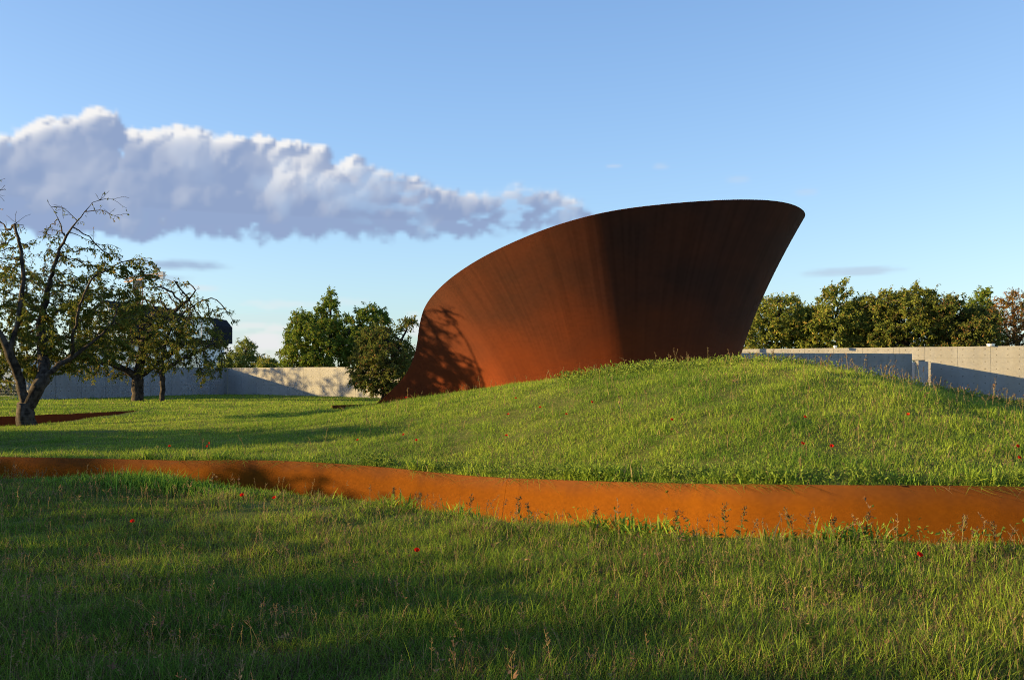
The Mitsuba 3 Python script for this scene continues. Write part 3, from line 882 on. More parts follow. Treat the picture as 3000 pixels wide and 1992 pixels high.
leafy('broad dark green tree in the middle of the row behind the right wall', 2650, 66, 1160, [E(2650, 940, 66, 125, 85, 4.0, 1.0), E(2650, 1020, 66, 130, 45, 2.6, 0.5), E(2580, 900, 66, 60, 50, 2.4, 0.3), E(2680, 865, 66, 70, 28, 2.2, 0.2), E(2760, 950, 66, 80, 70, 3.0, 0.6), E(2570, 975, 66, 70, 50, 2.6, 0.5)], 123,
      dict(base=(0.085, 0.125, 0.028), alt=(0.190, 0.215, 0.045), dry=(0.28, 0.20, 0.06), dry_part=0.10), n_attr=2400, leaf=0.2, base_r=0.3)
leafy('dark green crown filling the gap left of the broad dark green tree', 2545, 78, 1160, [E(2545, 960, 78, 90, 75, 3.4, 1.0), E(2545, 1010, 78, 90, 45, 3, 0.5)], 127, DEEP, n_attr=1200, leaf=0.21)
leafy('very dark dense tree behind the right wall, just before the brown one', 2820, 64, 1160, [E(2830, 960, 64, 90, 70, 3.2, 1.0), E(2830, 1020, 64, 90, 45, 2.6, 0.5), E(2760, 910, 64, 60, 50, 2.4, 0.4), E(2870, 1000, 64, 50, 40, 2.4, 0.4)], 124, DEEP, n_attr=1700, leaf=0.19)
leafy('slim green tree top showing between the dark tree and the brown tree', 2875, 84, 1160, [E(2872, 905, 84, 34, 50, 2.0, 1.0), E(2880, 862, 84, 24, 16, 1.2, 0.3), E(2870, 980, 84, 40, 60, 2.0, 0.6)], 125, GREEN, n_attr=800, leaf=0.2)
leafy('reddish brown autumn tree at the far right behind the wall', 2985, 72, 1160, [E(2980, 955, 72, 85, 70, 3.0, 1.0), E(2980, 1020, 72, 80, 45, 2.6, 0.5), E(2965, 880, 72, 50, 28, 1.8, 0.35), E(2925, 955, 72, 42, 60, 2.2, 0.4), E(3040, 930, 72, 60, 75, 2.6, 0.5), E(2930, 1000, 72, 40, 40, 2.0, 0.3)], 126, BROWN, n_attr=1500, leaf=0.15, n_leaf=3.2, twig_r=0.012)
shade = []
for i in range(17):
    y = -6.5 + 1.75 * i
    shade.append((-32 + 1.5 * math.sin(2.3 * i), y, np.interp(y, [-6, -2, 2, 5, 9, 15, 19, 22], [5.8, 5.4, 4.8, 4.1, 3.8, 3.7, 3.4, 3.0]) + 0.2 * math.sin(2.9 * i + 1), 2.1))
shade += [(-41.0, 58.0, 6.6, 2.3), (-42.5, 62.0, 7.0, 2.5), (-46, 65.5, 7.4, 2.6), (-41.5, 54.5, 6.2, 2.2)]
for k, (x, y, h, w) in enumerate(shade):
    r = np.array([x, y, ground_z(x, y) - 0.2])
    tree('fruit_tree', 'fruit tree of the orchard beyond the left border of the view', [[r, r + [0.05, 0, 0.9], np.array([x, y, 0.55 * h])]], [(x, y, 0.47 * h, w, w, 0.42 * h, 1.0), (x + 0.3, y - 0.3, 0.82 * h, w * 0.6, w * 0.7, 0.17 * h, 0.25)], 140 + k, OLIVE,
         n_attr=550, step=0.42, base_r=0.17, per=1.8, twig=0.5, n_leaf=7.5 if x > -36 else 3.2, leaf=0.24 if x > -36 else 0.18, group='orchard trees beyond the left border', kill=0.5)

for k in range(26):
    y = -4.5 + 1.15 * k
    x = -17.0 + 0.35 * math.sin(1.9 * k)
    if k >= 23:                                        # three stand a little nearer, on the lawn beyond the path
        x, y = -12.9 - 0.5 * (k - 23), 16.7 + 0.75 * (k - 23)
    if TRENCH.buffer(0.25).contains(shapely.Point(x, y)):
        continue
    h = float(np.interp(y, [-5, 0, 3, 6, 8.6, 11, 13, 16, 20, 22], [4.2, 3.8, 3.25, 2.62, 2.32, 2.12, 2.2, 2.4, 2.1, 1.6])) + 0.06 * math.sin(2.7 * k)
    r = np.array([x, y, ground_z(x, y) - 0.2])
    tree('tall_shrub', 'tall leafy shrub of the row beyond the left border of the view', [[r, r + [0.02, 0, 0.5], np.array([x, y, 0.75 * h])]], [(x, y, 0.5 * h, 0.95, 1.1, 0.48 * h, 1.0)], 240 + k, GREEN,
         n_attr=800, step=0.24, base_r=0.06, per=1.6, twig=0.3, n_leaf=5.0, leaf=0.13, group='shrubs beyond the left border', category='shrub', kill=0.3, infl=1.4)

# ------------------------------------------------------------------ grass
import shapely as _sh


def clear_of_paths(x, y, margin=0.0):
    ok = np.ones(len(x), bool)
    for c in CUTS:
        ok &= ~_sh.contains_xy(c.buffer(margin) if margin else c, x, y)
    return ok


SHORT = shapely.unary_union([LOOP, SPUR]).buffer(0.0)
FRONT = shapely.unary_union([shapely.affinity.translate(LOOP, 0.0, -0.8), shapely.affinity.translate(SPUR, 0.0, -1.6), shapely.affinity.translate(SPUR, 0.0, -0.8), shapely.affinity.translate(LOOP, 0.6, -0.2)]) if hasattr(shapely, 'affinity') else None


def blades(x, y, h, w, segs, rng, lean=0.75, colour=None, heading=None, bend=None):
    """Bent, tapered blades standing on the lawn."""
    n = len(x)
    z = ground_z(x, y) - 0.02
    a = rng.uniform(0, 2 * np.pi, n)
    b = a + np.pi / 2 + rng.normal(0, 0.5, n)
    bend = np.abs(rng.normal(0, lean, n)) + 0.08 if bend is None else bend
    if heading is not None:
        a = heading
    ax, ay, bx, by = np.cos(a), np.sin(a), np.cos(b), np.sin(b)
    cols = []
    for k in range(segs + 1):
        t = k / segs
        up = h * (t - 0.35 * bend * t * t)
        out = h * bend * t ** 2 * 0.9 + 0.1 * h * t
        cx, cy, cz = x + ax * out, y + ay * out, z + up
        if k == segs:
            cols.append(np.stack([cx, cy, cz], 1)[:, None])
        else:
            ww = 0.5 * w * (1 - 0.55 * t ** 1.5)
            cols.append(np.stack([np.stack([cx - bx * ww, cy - by * ww, cz], 1), np.stack([cx + bx * ww, cy + by * ww, cz], 1)], 1))
    v = np.concatenate(cols, 1)
    m = v.shape[1]
    f = []
    for k in range(segs - 1):
        f += [[2 * k, 2 * k + 1, 2 * k + 3], [2 * k, 2 * k + 3, 2 * k + 2]]
    f.append([m - 3, m - 2, m - 1])
    faces = (np.array(f)[None] + (np.arange(n) * m)[:, None, None]).reshape(-1, 3)
    return v.reshape(-1, 3), faces, np.repeat(colour, m, axis=0)


def grass_colour(x, y, rng, dry=0.10, brown=0.0):
    n = len(x)
    p = np.stack([x, y, x * 0], 1)
    big, mid = meshkit.fbm(p / 2.6, 3, 51), meshkit.fbm(p / 0.5, 3, 57)
    a = np.clip(0.2 + 1.2 * (big - 0.5) + 1.0 * (mid - 0.5) + rng.normal(0.3, 0.22, n), 0, 1)[:, None]
    c = np.array([0.100, 0.200, 0.030]) * (1 - a) + np.array([0.300, 0.400, 0.054]) * a
    m = rng.random(n) < dry * (0.3 + 1.4 * big)
    c[m] = np.array([0.33, 0.26, 0.14]) * rng.uniform(0.5, 1.2, (m.sum(), 1))
    if brown:
        m = rng.random(n) < brown * np.clip(2.2 * meshkit.fbm(p / 0.9, 3, 63) - 0.35, 0, 1.5)
        c[m] = np.array([0.170, 0.115, 0.072]) * rng.uniform(0.5, 1.2, (m.sum(), 1))
        c = c * [0.82, 0.84, 0.80]
    return np.clip(c * rng.uniform(0.7, 1.3, (n, 1)), 0.004, 0.8)


def join(parts):
    V, Fc, C, o = [], [], [], 0
    for v, f, c in parts:
        V.append(v)
        Fc.append(f + o)
        C.append(c)
        o += len(v)
    return np.vstack(V), np.vstack(Fc), np.vstack(C)


def scatter(y0, y1, density, rng, side=1.8, slope=0.64):
    n = int(density * (y1 - y0) * (slope * (y0 + y1) + 2 * side))
    y = rng.uniform(y0, y1, n)
    half = slope * y + side
    full = slope * y1 + side
    x = rng.uniform(-full, full, n)
    k = np.abs(x) < half
    return x[k], y[k]


QUALITY = 1.0
rng = np.random.default_rng(21)
near_parts, far_parts = [], []
for y0, y1, dens, segs, w, hm in ((3.4, 6.0, 6800, 3, 0.0043, 0.105), (6.0, 9.0, 5000, 2, 0.0054, 0.100), (9.0, 14.2, 2800, 2, 0.0070, 0.085), (14.2, 20, 2300, 1, 0.0105, 0.085), (20, 27, 1300, 1, 0.015, 0.09), (27, 40, 420, 1, 0.026, 0.12), (40, 66, 170, 1, 0.045, 0.12)):
    x, y = scatter(y0, y1, dens * QUALITY, rng)
    ok = clear_of_paths(x, y)
    if y0 >= 20:                                       # behind the mound and the sculpture nothing of the lawn shows
        ok &= ~((x > -3 + 0.0 * y) & (y > CREST_Y(np.clip(x, -80, 80)) + 4) & (x < 14)) & ((y < 58) | (x < 0))
    x, y = x[ok], y[ok]
    near = y < NEAR(x)
    p = np.stack([x, y, x * 0], 1)
    tuft = meshkit.fbm(p / 0.45, 2, 61)
    patch = meshkit.fbm(p / 2.2, 2, 67)
    h = hm * (0.12 + 1.35 * tuft + 0.5 * patch) * rng.lognormal(-0.1, 0.28, len(x))
    dn, db = np.abs(y - NEAR(x)), np.abs(y - BANK(x))
    h *= np.where(~near & (x < -7) & (y > 15), 0.72, 1.0)
    h *= np.where((dn < 0.25) & near, 0.75, 1.0)
    crest = np.clip(1 - np.abs(y - CREST_Y(x)) / 3.0, 0, 1) * smoothstep_n(1.0, 4.0, x)
    h *= 1 + 0.3 * crest
    if FRONT is not None:
        h *= np.where(_sh.contains_xy(FRONT, x, y), 0.45, 1.0)
    col = grass_colour(x, y, rng)
    ww = w * rng.uniform(0.7, 1.4, len(x))
    for mask, store in ((near, near_parts), (~near, far_parts)):
        if mask.any():
            cc = grass_colour(x[mask], y[mask], rng, 0.13, 0.20) if store is near_parts else col[mask]
            store.append(blades(x[mask], y[mask], h[mask], ww[mask], segs, rng, colour=cc))

# longer, lusher blades along the edges of the sunken path, some hanging over the plate
for curve, offs, number, store, hh in ((BANK, (0.0, 0.25), 7000, far_parts, 0.15), (NEAR, (-0.22, -0.01), 4200, near_parts, 0.17)):
    x = rng.uniform(-9.5, 7.5, number)
    y = curve(x) + rng.uniform(*offs, number)
    tuft = meshkit.fbm(np.stack([x, x * 0, x * 0], 1) / 0.5, 3, 71)
    keep = rng.random(number) < np.clip(2.4 * tuft - 0.55, 0.1, 1)
    x, y, tuft = x[keep], y[keep], tuft[keep]
    lush = 1 + 1.3 * smoothstep_n(0.55, 0.8, tuft)
    h = hh * rng.lognormal(-0.15, 0.35, len(x)) * lush * (0.75 if store is near_parts else 1)
    h = np.minimum(h, 0.26)
    col = grass_colour(x, y, rng, 0.05)
    store.append(blades(x, y, h, 0.009 * lush * rng.uniform(0.7, 1.5, len(x)), 3, rng, lean=0.95, colour=col))
x = rng.uniform(-6, 7, 1500)
x = x[rng.random(len(x)) < np.clip(3 * meshkit.fbm(np.stack([x, x * 0, x * 0], 1) / 0.6, 2, 91) - 0.9, 0.03, 1)]
y = BANK(x) + rng.uniform(0.0, 0.05, len(x))
far_parts.append(blades(x, y, 0.13 * rng.lognormal(0, 0.35, len(x)), 0.008 * rng.uniform(0.7, 1.5, len(x)), 3, rng, colour=grass_colour(x, y, rng, 0.08),
                        heading=-np.pi / 2 + rng.normal(0, 0.6, len(x)), bend=rng.uniform(1.6, 3.8, len(x))))
# the rank tussock at the left in front of the plate
x = rng.normal(-5.2, 1.0, 5200)
y = NEAR(x) - np.abs(rng.normal(0, 0.28, len(x))) - 0.02
store_h = 0.17 * np.exp(-((x + 5.2) / 1.4) ** 2) * rng.lognormal(-0.1, 0.3, len(x)) + 0.08
near_parts.append(blades(x, y, store_h, 0.010 * rng.uniform(0.7, 1.5, len(x)), 3, rng, lean=0.7, colour=grass_colour(x, y, rng, 0.03) * [0.8, 1.0, 1.0]))
v, f, c = join(near_parts)
N_TRI = [len(f)]
tag(obj('grass', (v, f), 'blade', color=c), 'shaggy green grass of the foreground lawn, dark at the left', 'grass', kind='stuff')
v, f, c = join(far_parts)
N_TRI.append(len(f))
tag(obj('grass', (v, f), 'blade', color=c), 'sunlit green grass covering the mound and the lawn beyond the path', 'grass', kind='stuff')


# flowering stalks: thin bent stems with loose brownish panicles
def stalks(x, y, h, rng, width=0.0022, head=0.3):
    n = len(x)
    a = rng.uniform(0, 2 * np.pi, n)
    bend = np.abs(rng.normal(0, 0.28, n)) + 0.04
    z = ground_z(x, y) - 0.02
    pale = rng.random(n)[:, None]
    stem_c = np.array([0.16, 0.15, 0.05]) * (1 - pale) + np.array([0.26, 0.19, 0.10]) * pale
    head_c = np.array([0.15, 0.085, 0.065]) * (1 - pale) + np.array([0.25, 0.19, 0.10]) * pale

    def point(t):
        return np.stack([x + np.cos(a) * h * bend * t ** 2.2, y + np.sin(a) * h * bend * t ** 2.2, z + h * (t - 0.3 * bend * t ** 2.2)], 1)

    V, Fc, C, o = [], [], [], 0
    ts = [0, 0.35, 0.7, 1.0]
    b = rng.uniform(0, np.pi, n)
    sd = np.stack([np.cos(b), np.sin(b), b * 0], 1) * (width * rng.uniform(0.7, 1.3, n))[:, None]
    P = [point(t) for t in ts]
    st = np.stack([q + s * sd for q in P for s in (-1, 1)], 1)
    one = np.array([[2 * k, 2 * k + 1, 2 * k + 3] for k in range(3)] + [[2 * k, 2 * k + 3, 2 * k + 2] for k in range(3)])
    V.append(st.reshape(-1, 3))
    Fc.append((one[None] + (np.arange(n) * 8)[:, None, None]).reshape(-1, 3))
    C.append(np.repeat(stem_c, 8, axis=0))
    o += n * 8
    for j in range(11):                                # spikelets
        t = 1 - head * rng.random(n)
        c0 = point(t)
        dirn = np.stack([rng.normal(0, 1, n), rng.normal(0, 1, n), rng.normal(0.9, 0.5, n)], 1)
        dirn /= np.linalg.norm(dirn, axis=1, keepdims=True)
        ln = (h * 0.055 * rng.uniform(0.5, 1.6, n) * (1.25 - 0.6 * (t - 1 + head) / head))[:, None]
        sid = np.cross(dirn, rng.normal(0, 1, (n, 3)))
        sid /= np.linalg.norm(sid, axis=1, keepdims=True) + 1e-9
        wv = 0.22 * ln
        tri3 = np.stack([c0 + dirn * 0.15 * ln, c0 + dirn * ln * 0.6 + sid * wv, c0 + dirn * ln * 1.3, c0 + dirn * ln * 0.6 - sid * wv], 1)
        V.append(tri3.reshape(-1, 3))
        k = np.arange(n)[:, None] * 4 + o
        Fc.append(np.vstack([k + [0, 1, 2], k + [0, 2, 3]]))
        C.append(np.repeat(head_c * rng.uniform(0.6, 1.3, (n, 1)), 4, axis=0))
        o += 4 * n
    return np.vstack(V), np.vstack(Fc), np.vstack(C)


rng = np.random.default_rng(33)
parts = []
for y0, y1, dens, width in ((3.4, 7, 120, 0.0013), (7, 13.5, 75, 0.0018)):
    x, y = scatter(y0, y1, dens, rng)
    ok = clear_of_paths(x, y) & (y < NEAR(x))
    x, y = x[ok], y[ok]
    keep = rng.random(len(x)) < np.clip(3 * meshkit.fbm(np.stack([x, y, x * 0], 1) / 0.9, 2, 77) - 0.8, 0.08, 1)
    x, y = x[keep], y[keep]
    h = 0.165 * rng.lognormal(0, 0.35, len(x))
    parts.append(stalks(x, y, h, rng, width))
x = rng.uniform(-4.5, 6.5, 90)
parts.append(stalks(x, NEAR(x) - rng.uniform(0.02, 0.35, len(x)), np.minimum(0.24 * rng.lognormal(0, 0.3, len(x)), 0.34), rng, 0.002))
v, f, c = join(parts)
tag(obj('seed_stalk', (v, f), 'blade', color=c), 'thin brownish flowering grass stalks rising from the foreground lawn', 'grass stalks', kind='stuff')
parts = []
for y0, y1, dens, width in ((9, 16, 12, 0.0024), (16, 23, 9, 0.0036)):
    x, y = scatter(y0, y1, dens, rng)
    ok = clear_of_paths(x, y) & (y > BANK(x)) & ((x > -4) | (rng.random(len(x)) < 0.25))
    x, y = x[ok], y[ok]
    boost = np.clip(0.35 + 0.65 * smoothstep_n(1.0, 6.0, x), 0, 1)
    k = rng.random(len(x)) < boost
    parts.append(stalks(x[k], y[k], 0.27 * rng.lognormal(0, 0.3, k.sum()), rng, width))
v, f, c = join(parts)
tag(obj('seed_stalk', (v, f), 'blade', color=c), 'thin flowering grass stalks standing up along the mound and its crest', 'grass stalks', kind='stuff')

# broad weed leaves among the grass of the mound crest and the path edges
rng = np.random.default_rng(44)
xx, yy = [], []
x = rng.uniform(1.0, 13, 1500)
xx.append(x), yy.append(CREST_Y(x) + rng.normal(-0.6, 1.0, len(x)))
x = rng.uniform(-3.2, 6.5, 1000)
xx.append(x), yy.append(BANK(x) + np.abs(rng.normal(0, 0.12, len(x))) + 0.01)
x = rng.uniform(0.2, 6.0, 110)
xx.append(x), yy.append(NEAR(x) - np.abs(rng.normal(0, 0.10, len(x))) - 0.01)
x, y = np.concatenate(xx), np.concatenate(yy)
keep = rng.random(len(x)) < np.clip(3.2 * meshkit.fbm(np.stack([x, y, x * 0], 1) / 0.7, 2, 83) - 1.0, 0, 1)
x, y = x[keep], y[keep]
reps = 6
pos = np.repeat(np.stack([x, y, ground_z(x, y) + 0.06], 1), reps, axis=0) + rng.normal(0, 1, (len(x) * reps, 3)) * [0.06, 0.06, 0.05] + [0, 0, 0.05]
a = rng.uniform(0, 2 * np.pi, len(pos))
size = np.interp(pos[:, 1], [8, 12, 20], [0.05, 0.055, 0.085])
v, f, c = leaves(pos, np.stack([np.cos(a), np.sin(a), 0.8 + 0 * a], 1), 1.0, 0.42, rng, np.clip(np.array([0.15, 0.215, 0.04]) * rng.uniform(0.6, 1.5, (len(pos), 1)), 0, 1), droop=-0.1, jitter=0.0)
v = (v.reshape(-1, 4, 3) - pos[:, None]) * size[:, None, None] + pos[:, None]
tag(obj('weed_leaf', (v.reshape(-1, 3), f), 'leaf', color=c), 'broad green weed leaves along the mound crest and the path edge', 'weeds', kind='stuff')


# single weeds standing before the orange plate
def weed(px, py, label, tall, seed, leafy_=True):
    r = np.random.default_rng(seed)
    Yw = float(np.interp(px, [0, 600, 1000, 1300, 1600, 2000, 2600, 3000], [13.2, 12.27, 11.2, 10.0, 8.93, 7.9, 7.17, 6.95])) - 0.15
    x0 = (px - CX) / F * Yw
    y0 = float(NEAR(x0)) - 0.12
    x0 = (px - CX) / F * y0
    z0 = float(ground_z(x0, y0)) - 0.02
    t = thing('weed_plant')
    tag(t, label, 'weed')
    lean = r.normal(0, 0.12, 2)
    pts = np.array([[x0 + lean[0] * s * s * tall, y0 + lean[1] * s * s * tall * 0.5, z0 + tall * s] for s in np.linspace(0, 1, 7)])
    tubes = [rod(pts[i], pts[i + 1], 0.0035 * (1 - 0.09 * i), 5) for i in range(6)]
    tips = []
    for s in r.uniform(0.55, 1.0, 5):
        i = min(int(s * 6), 5)
        b0 = pts[i] + (pts[i + 1] - pts[i]) * (s * 6 - i)
        b1 = b0 + np.array([r.normal(0, 0.6), r.normal(0, 0.6), 0.8]) * tall * 0.16
        tubes.append(rod(b0, b1, 0.0018, 4))
        tips.append((b0, b1))
    obj('stem', cat(tubes), 'stem_green', t)
    P = np.array([b0 + (b1 - b0) * r.random() for b0, b1 in tips for _ in range(9)] + [pts[6] + [0, 0, -0.18 * tall * r.random()] for _ in range(14)])
    v, f, c = leaves(P, np.tile([0, 0, 1.0], (len(P), 1)), 0.022, 0.5, r, np.array([0.13, 0.085, 0.045]) * r.uniform(0.6, 1.5, (len(P), 1)), droop=-0.2)
    labels[obj('seed_head', (v, f), 'leaf', t, color=c)] = {'kind': 'stuff'}
    if leafy_:
        k = 9
        s = r.uniform(0.05, 0.65, k)
        P = np.array([pts[0] + (pts[6] - pts[0]) * q for q in s])
        a = r.uniform(0, 2 * np.pi, k)
        v, f, c = leaves(P, np.stack([np.cos(a), np.sin(a), 0.5 + 0 * a], 1), 0.075, 0.34, r, np.array([0.08, 0.10, 0.03]) * r.uniform(0.6, 1.5, (k, 1)), droop=0.1, jitter=0.02)
        labels[obj('foliage', (v, f), 'leaf', t, color=c)] = {'kind': 'stuff'}


for k, (px, py, tall, lf, lab) in enumerate((
        (1156, 1410, 0.26, False, 'thin weed before the orange wall, leftmost of the single weeds'), (1230, 1428, 0.24, False, 'thin weed before the orange wall, second from the left'),
        (1379, 1450, 0.26, False, 'slim weed just left of the dark vertical seam in the orange wall'), (1525, 1460, 0.32, True, 'leafy weed just right of the dark seam in the orange wall'),
        (1552, 1470, 0.26, True, 'second leafy weed right of the seam, close beside the first'), (1733, 1490, 0.24, True, 'bushy low weed before the middle of the orange wall'),
        (1990, 1490, 0.24, False, 'slim weed with drooping head before the brightest part of the orange wall'), (2125, 1475, 0.32, True, 'tall pale headed weed before the right half of the orange wall'),
        (2168, 1490, 0.30, True, 'dark leafy weed right beside the tall pale headed one'), (2326, 1515, 0.27, True, 'weed with spreading twigs before the darker end of the orange wall'),
        (2442, 1520, 0.24, True, 'hooked weed between the spreading one and the pale tipped one'), (2540, 1520, 0.25, True, 'weed with a pale tip before the darker end of the orange wall'),
        (2819, 1520, 0.28, False, 'thin tall weed near the right end of the orange wall'), (2913, 1545, 0.22, True, 'leafy weed farthest right before the orange wall'))):
    weed(px, py, lab, tall, 300 + k, lf)


# ------------------------------------------------------------------ poppies
def poppy(px, py, label, seed):
    r = np.random.default_rng(seed)
    lift = 0.24
    x0, y0 = ground_hit(px, py, lift)
    if TRENCH.contains(shapely.Point(x0, y0)):
        y0 = float(BANK(x0)) + 0.1
    z0 = float(ground_z(x0, y0))
    top_ = np.array([x0, y0, z0 + lift])
    t = thing('poppy')
    tag(t, label, 'poppy')
    size = max(0.022, 0.0014 * y0)
    foot_ = np.array([x0 + r.normal(0, 0.03), y0 + r.normal(0, 0.03), z0 - 0.02])
    obj('stem', rod(foot_, top_ - [0, 0, 0.004], 0.002, 5), 'stem_green', t)
    tilt = trimesh.transformations.rotation_matrix(r.uniform(0.5, 1.1), [1, r.normal(0, 0.5), 0])   # leaning towards the viewer or away, as poppies nod
    for q in range(4):
        a0 = q * math.pi / 2 + r.normal(0, 0.1)
        rr, th = np.meshgrid(np.linspace(0.1, 1, 5), np.linspace(-0.95, 0.95, 7), indexing='ij')
        wav = 1 - 0.28 * np.abs(th / 0.95) ** 3 + 0.05 * np.sin(9 * th + q)
        v = np.stack([rr * wav * np.cos(a0 + th), rr * wav * np.sin(a0 + th), 0.75 * rr ** 1.8 + 0.05 * (q % 2) + 0.04 * np.sin(7 * th)], -1).reshape(-1, 3) * size
        i = np.arange(35).reshape(5, 7)
        fq = np.stack([i[:-1, :-1], i[:-1, 1:], i[1:, 1:], i[1:, :-1]], -1).reshape(-1, 4)
        v = trimesh.transform_points(v, tilt) + top_
        obj('petal', (v, fq), 'petal', t, smooth=True)
    s = trimesh.creation.icosphere(1, size * 0.2)
    s.apply_translation(trimesh.transform_points([[0, 0, size * 0.22]], tilt)[0] + top_)
    obj('seed_pod', s, 'dark_seed', t, smooth=True)


for k, (px, py, lab) in enumerate((
        (709, 1451, 'bright red poppy standing alone in the dark left part of the foreground lawn'), (804, 1460, 'red poppy in the foreground lawn, right beside the bright lone one'),
        (388, 1529, 'dim red poppy deep in the shaded foreground lawn at the left'), (1221, 1614, 'small red poppy half hidden in the middle of the foreground lawn'),
        (2692, 1628, 'small red poppy in the right part of the foreground lawn, below the orange wall'), (461, 1320, 'red poppy in the shaded grass just above the dark end of the long wall'),
        (614, 1299, 'upper of the two red poppies at the edge of the shade above the wall'), (600, 1311, 'lower of the two red poppies at the edge of the shade above the wall'),
        (1190, 1166, 'red poppy right at the foot of the sculpture, against its left end'), (1511, 1168, 'orange red poppy at the crest line, below the lit middle of the sculpture'),
        (1183, 1274, 'red poppy low on the left flank of the mound, upper of a close pair'), (1220, 1290, 'red poppy low on the left flank of the mound, lower of a close pair'),
        (1048, 1290, 'leftmost red poppy on the sunny lower flank of the mound'), (1489, 1215, 'red poppy on the mound, left end of a rising line of three'),
        (1582, 1194, 'red poppy on the mound, middle of a rising line of three'), (1734, 1179, 'red poppy on the mound, top of a rising line of three'),
        (1484, 1277, 'red poppy on the mound straight below the line of three'), (1968, 1230, 'red poppy in the middle of the mound, below the dark part of the sculpture'),
        (1659, 1215, 'faded red poppy on the mound between the line of three and the mound middle'), (2351, 1301, 'larger red poppy of the side by side pair on the right of the mound'),
        (2436, 1307, 'smaller red poppy of the side by side pair on the right of the mound'), (2358, 1223, 'red poppy high on the mound above the side by side pair'),
        (2661, 1216, 'red poppy high on the shaded right flank of the mound'), (2980, 1308, 'upper red poppy at the far right border of the mound'), (2985, 1343, 'lower red poppy at the far right border of the mound'))):
    poppy(px, py, lab, 400 + k)


# ------------------------------------------------------------------ the far buildings, crane, fence and tape
def prism_between(poly_a, poly_b):
    """A closed prism between two outlines of equally many corners."""
    a, b = np.asarray(poly_a, float), np.asarray(poly_b, float)
    n = len(a)
    v = np.vstack([a, b])
    i = np.arange(n)
    f = [np.stack([i, np.roll(i, -1), np.roll(i, -1) + n], 1), np.stack([i, np.roll(i, -1) + n, i + n], 1)]
    f += [np.array([[0, k + 1, k] for k in range(1, n - 1)]), np.array([[n, n + k, n + k + 1] for k in range(1, n - 1)])]
    m = trimesh.Trimesh(v, np.vstack(f))
    m.fix_normals()
    return m


def gallery_volume(name, label, origin, ang, outline, length, glazed=5):
    """A tube with thick walls: its glazed end faces local -y, the tube runs along local +y. outline: convex, anticlockwise from the lower left, metres."""
    t = thing(name)
    tag(t, label, 'building')
    c, s = math.cos(ang), math.sin(ang)
    W = lambda p: np.stack([origin[0] + c * p[:, 0] - s * p[:, 1], origin[1] + s * p[:, 0] + c * p[:, 1], p[:, 2]], 1)
    outer = np.asarray(outline, float)
    k, n = 0.30, len(outer)
    e = np.roll(outer, -1, 0) - outer
    nr_ = np.stack([-e[:, 1], e[:, 0]], 1) / np.linalg.norm(e, axis=1, keepdims=True)      # inward normals
    inner = []
    for i in range(n):
        A = np.array([nr_[i - 1], nr_[i]])
        inner.append(outer[i] + np.linalg.solve(A, [k, k]))
    inner = np.array(inner)
    lift = lambda o, y: W(np.c_[o[:, 0], np.full(len(o), y), o[:, 1]])
    for i in range(n):
        j = (i + 1) % n
        nm = 'floor_slab' if i == 0 else 'wall' if abs(e[i, 0]) < 0.05 else 'roof'
        quad = np.array([outer[i], outer[j], inner[j], inner[i]])
        obj(nm, prism_between(lift(quad, 0.0), lift(quad, length)), 'charcoal', t)
    obj('back_wall', prism_between(lift(inner, length - 0.4), lift(inner, length - 0.2)), 'white_render', t)
    poly = shapely.Polygon(inner).buffer(-0.02)
    x0, y0, x1, y1 = poly.bounds
    xs_ = np.linspace(x0, x1, glazed + 1)
    fr = []
    for x in xs_[1:-1]:
        q = poly.intersection(shapely.box(x - 0.06, y0, x + 0.06, y1))
        q = np.asarray(q.exterior.coords)[:-1]
        obj('mullion', prism_between(lift(q, 0.25), lift(q, 0.45)), 'white_render', t)
    for a, b in zip(xs_[:-1], xs_[1:]):
        q = poly.intersection(shapely.box(a + 0.07, y0, b - 0.07, y1))
        q = np.asarray(q.exterior.coords)[:-1]
        obj('window_pane', prism_between(lift(q, 0.34), lift(q, 0.36)), 'window_glass', t)
    return t


DB = 125.0
zz = lambda py, Y: at(0, py, Y)[2]
c = at(440, 1000, DB)
w_ = (631 - 440) * DB / F
gallery_volume('gallery_building', 'charcoal gallery volume with a pale glazed front jutting out above the left trees', c, 0.0,
               [(0, zz(1003, DB)), (w_, zz(1003, DB)), (w_, zz(952, DB)), (w_ - 0.9, zz(929, DB)), (0, zz(926, DB))], 7.6)
D2 = 137.0
c = at(225, 1000, D2)
gallery_volume('gallery_building', 'dark gabled gallery volume mostly hidden behind the leaning fruit tree', c, math.radians(-12),
               [(0, zz(1010, D2)), (9.5, zz(1010, D2)), (9.5, zz(940, D2)), (4.75, zz(880, D2)), (0, zz(940, D2))], 18.0)
t = thing('gallery_building')
tag(t, 'pale glazed ground floor of the gallery showing through the left trees', 'building')
a, b = at(210, 1080, DB - 4), at(585, 1080, DB - 4)
zt, zb = at(0, 1008, DB - 4)[2], -1.0
wd = b[0] - a[0]
obj('wall', box([wd, 10, zt - zb], [(a[0] + b[0]) / 2, DB + 1.4, (zt + zb) / 2]), 'white_render', t)
obj('roof', box([wd + 1.2, 11, 0.4], [(a[0] + b[0]) / 2, DB + 1.0, zt + 0.202]), 'charcoal', t)
for i in range(9):
    w = t + '__window'
    m = obj('window', box([wd / 9 - 0.25, 0.1, zt - zb - 1.6], [a[0] + wd * (i + 0.5) / 9, DB - 3.62, (zt + zb) / 2 + 0.2]), 'window_glass', t)

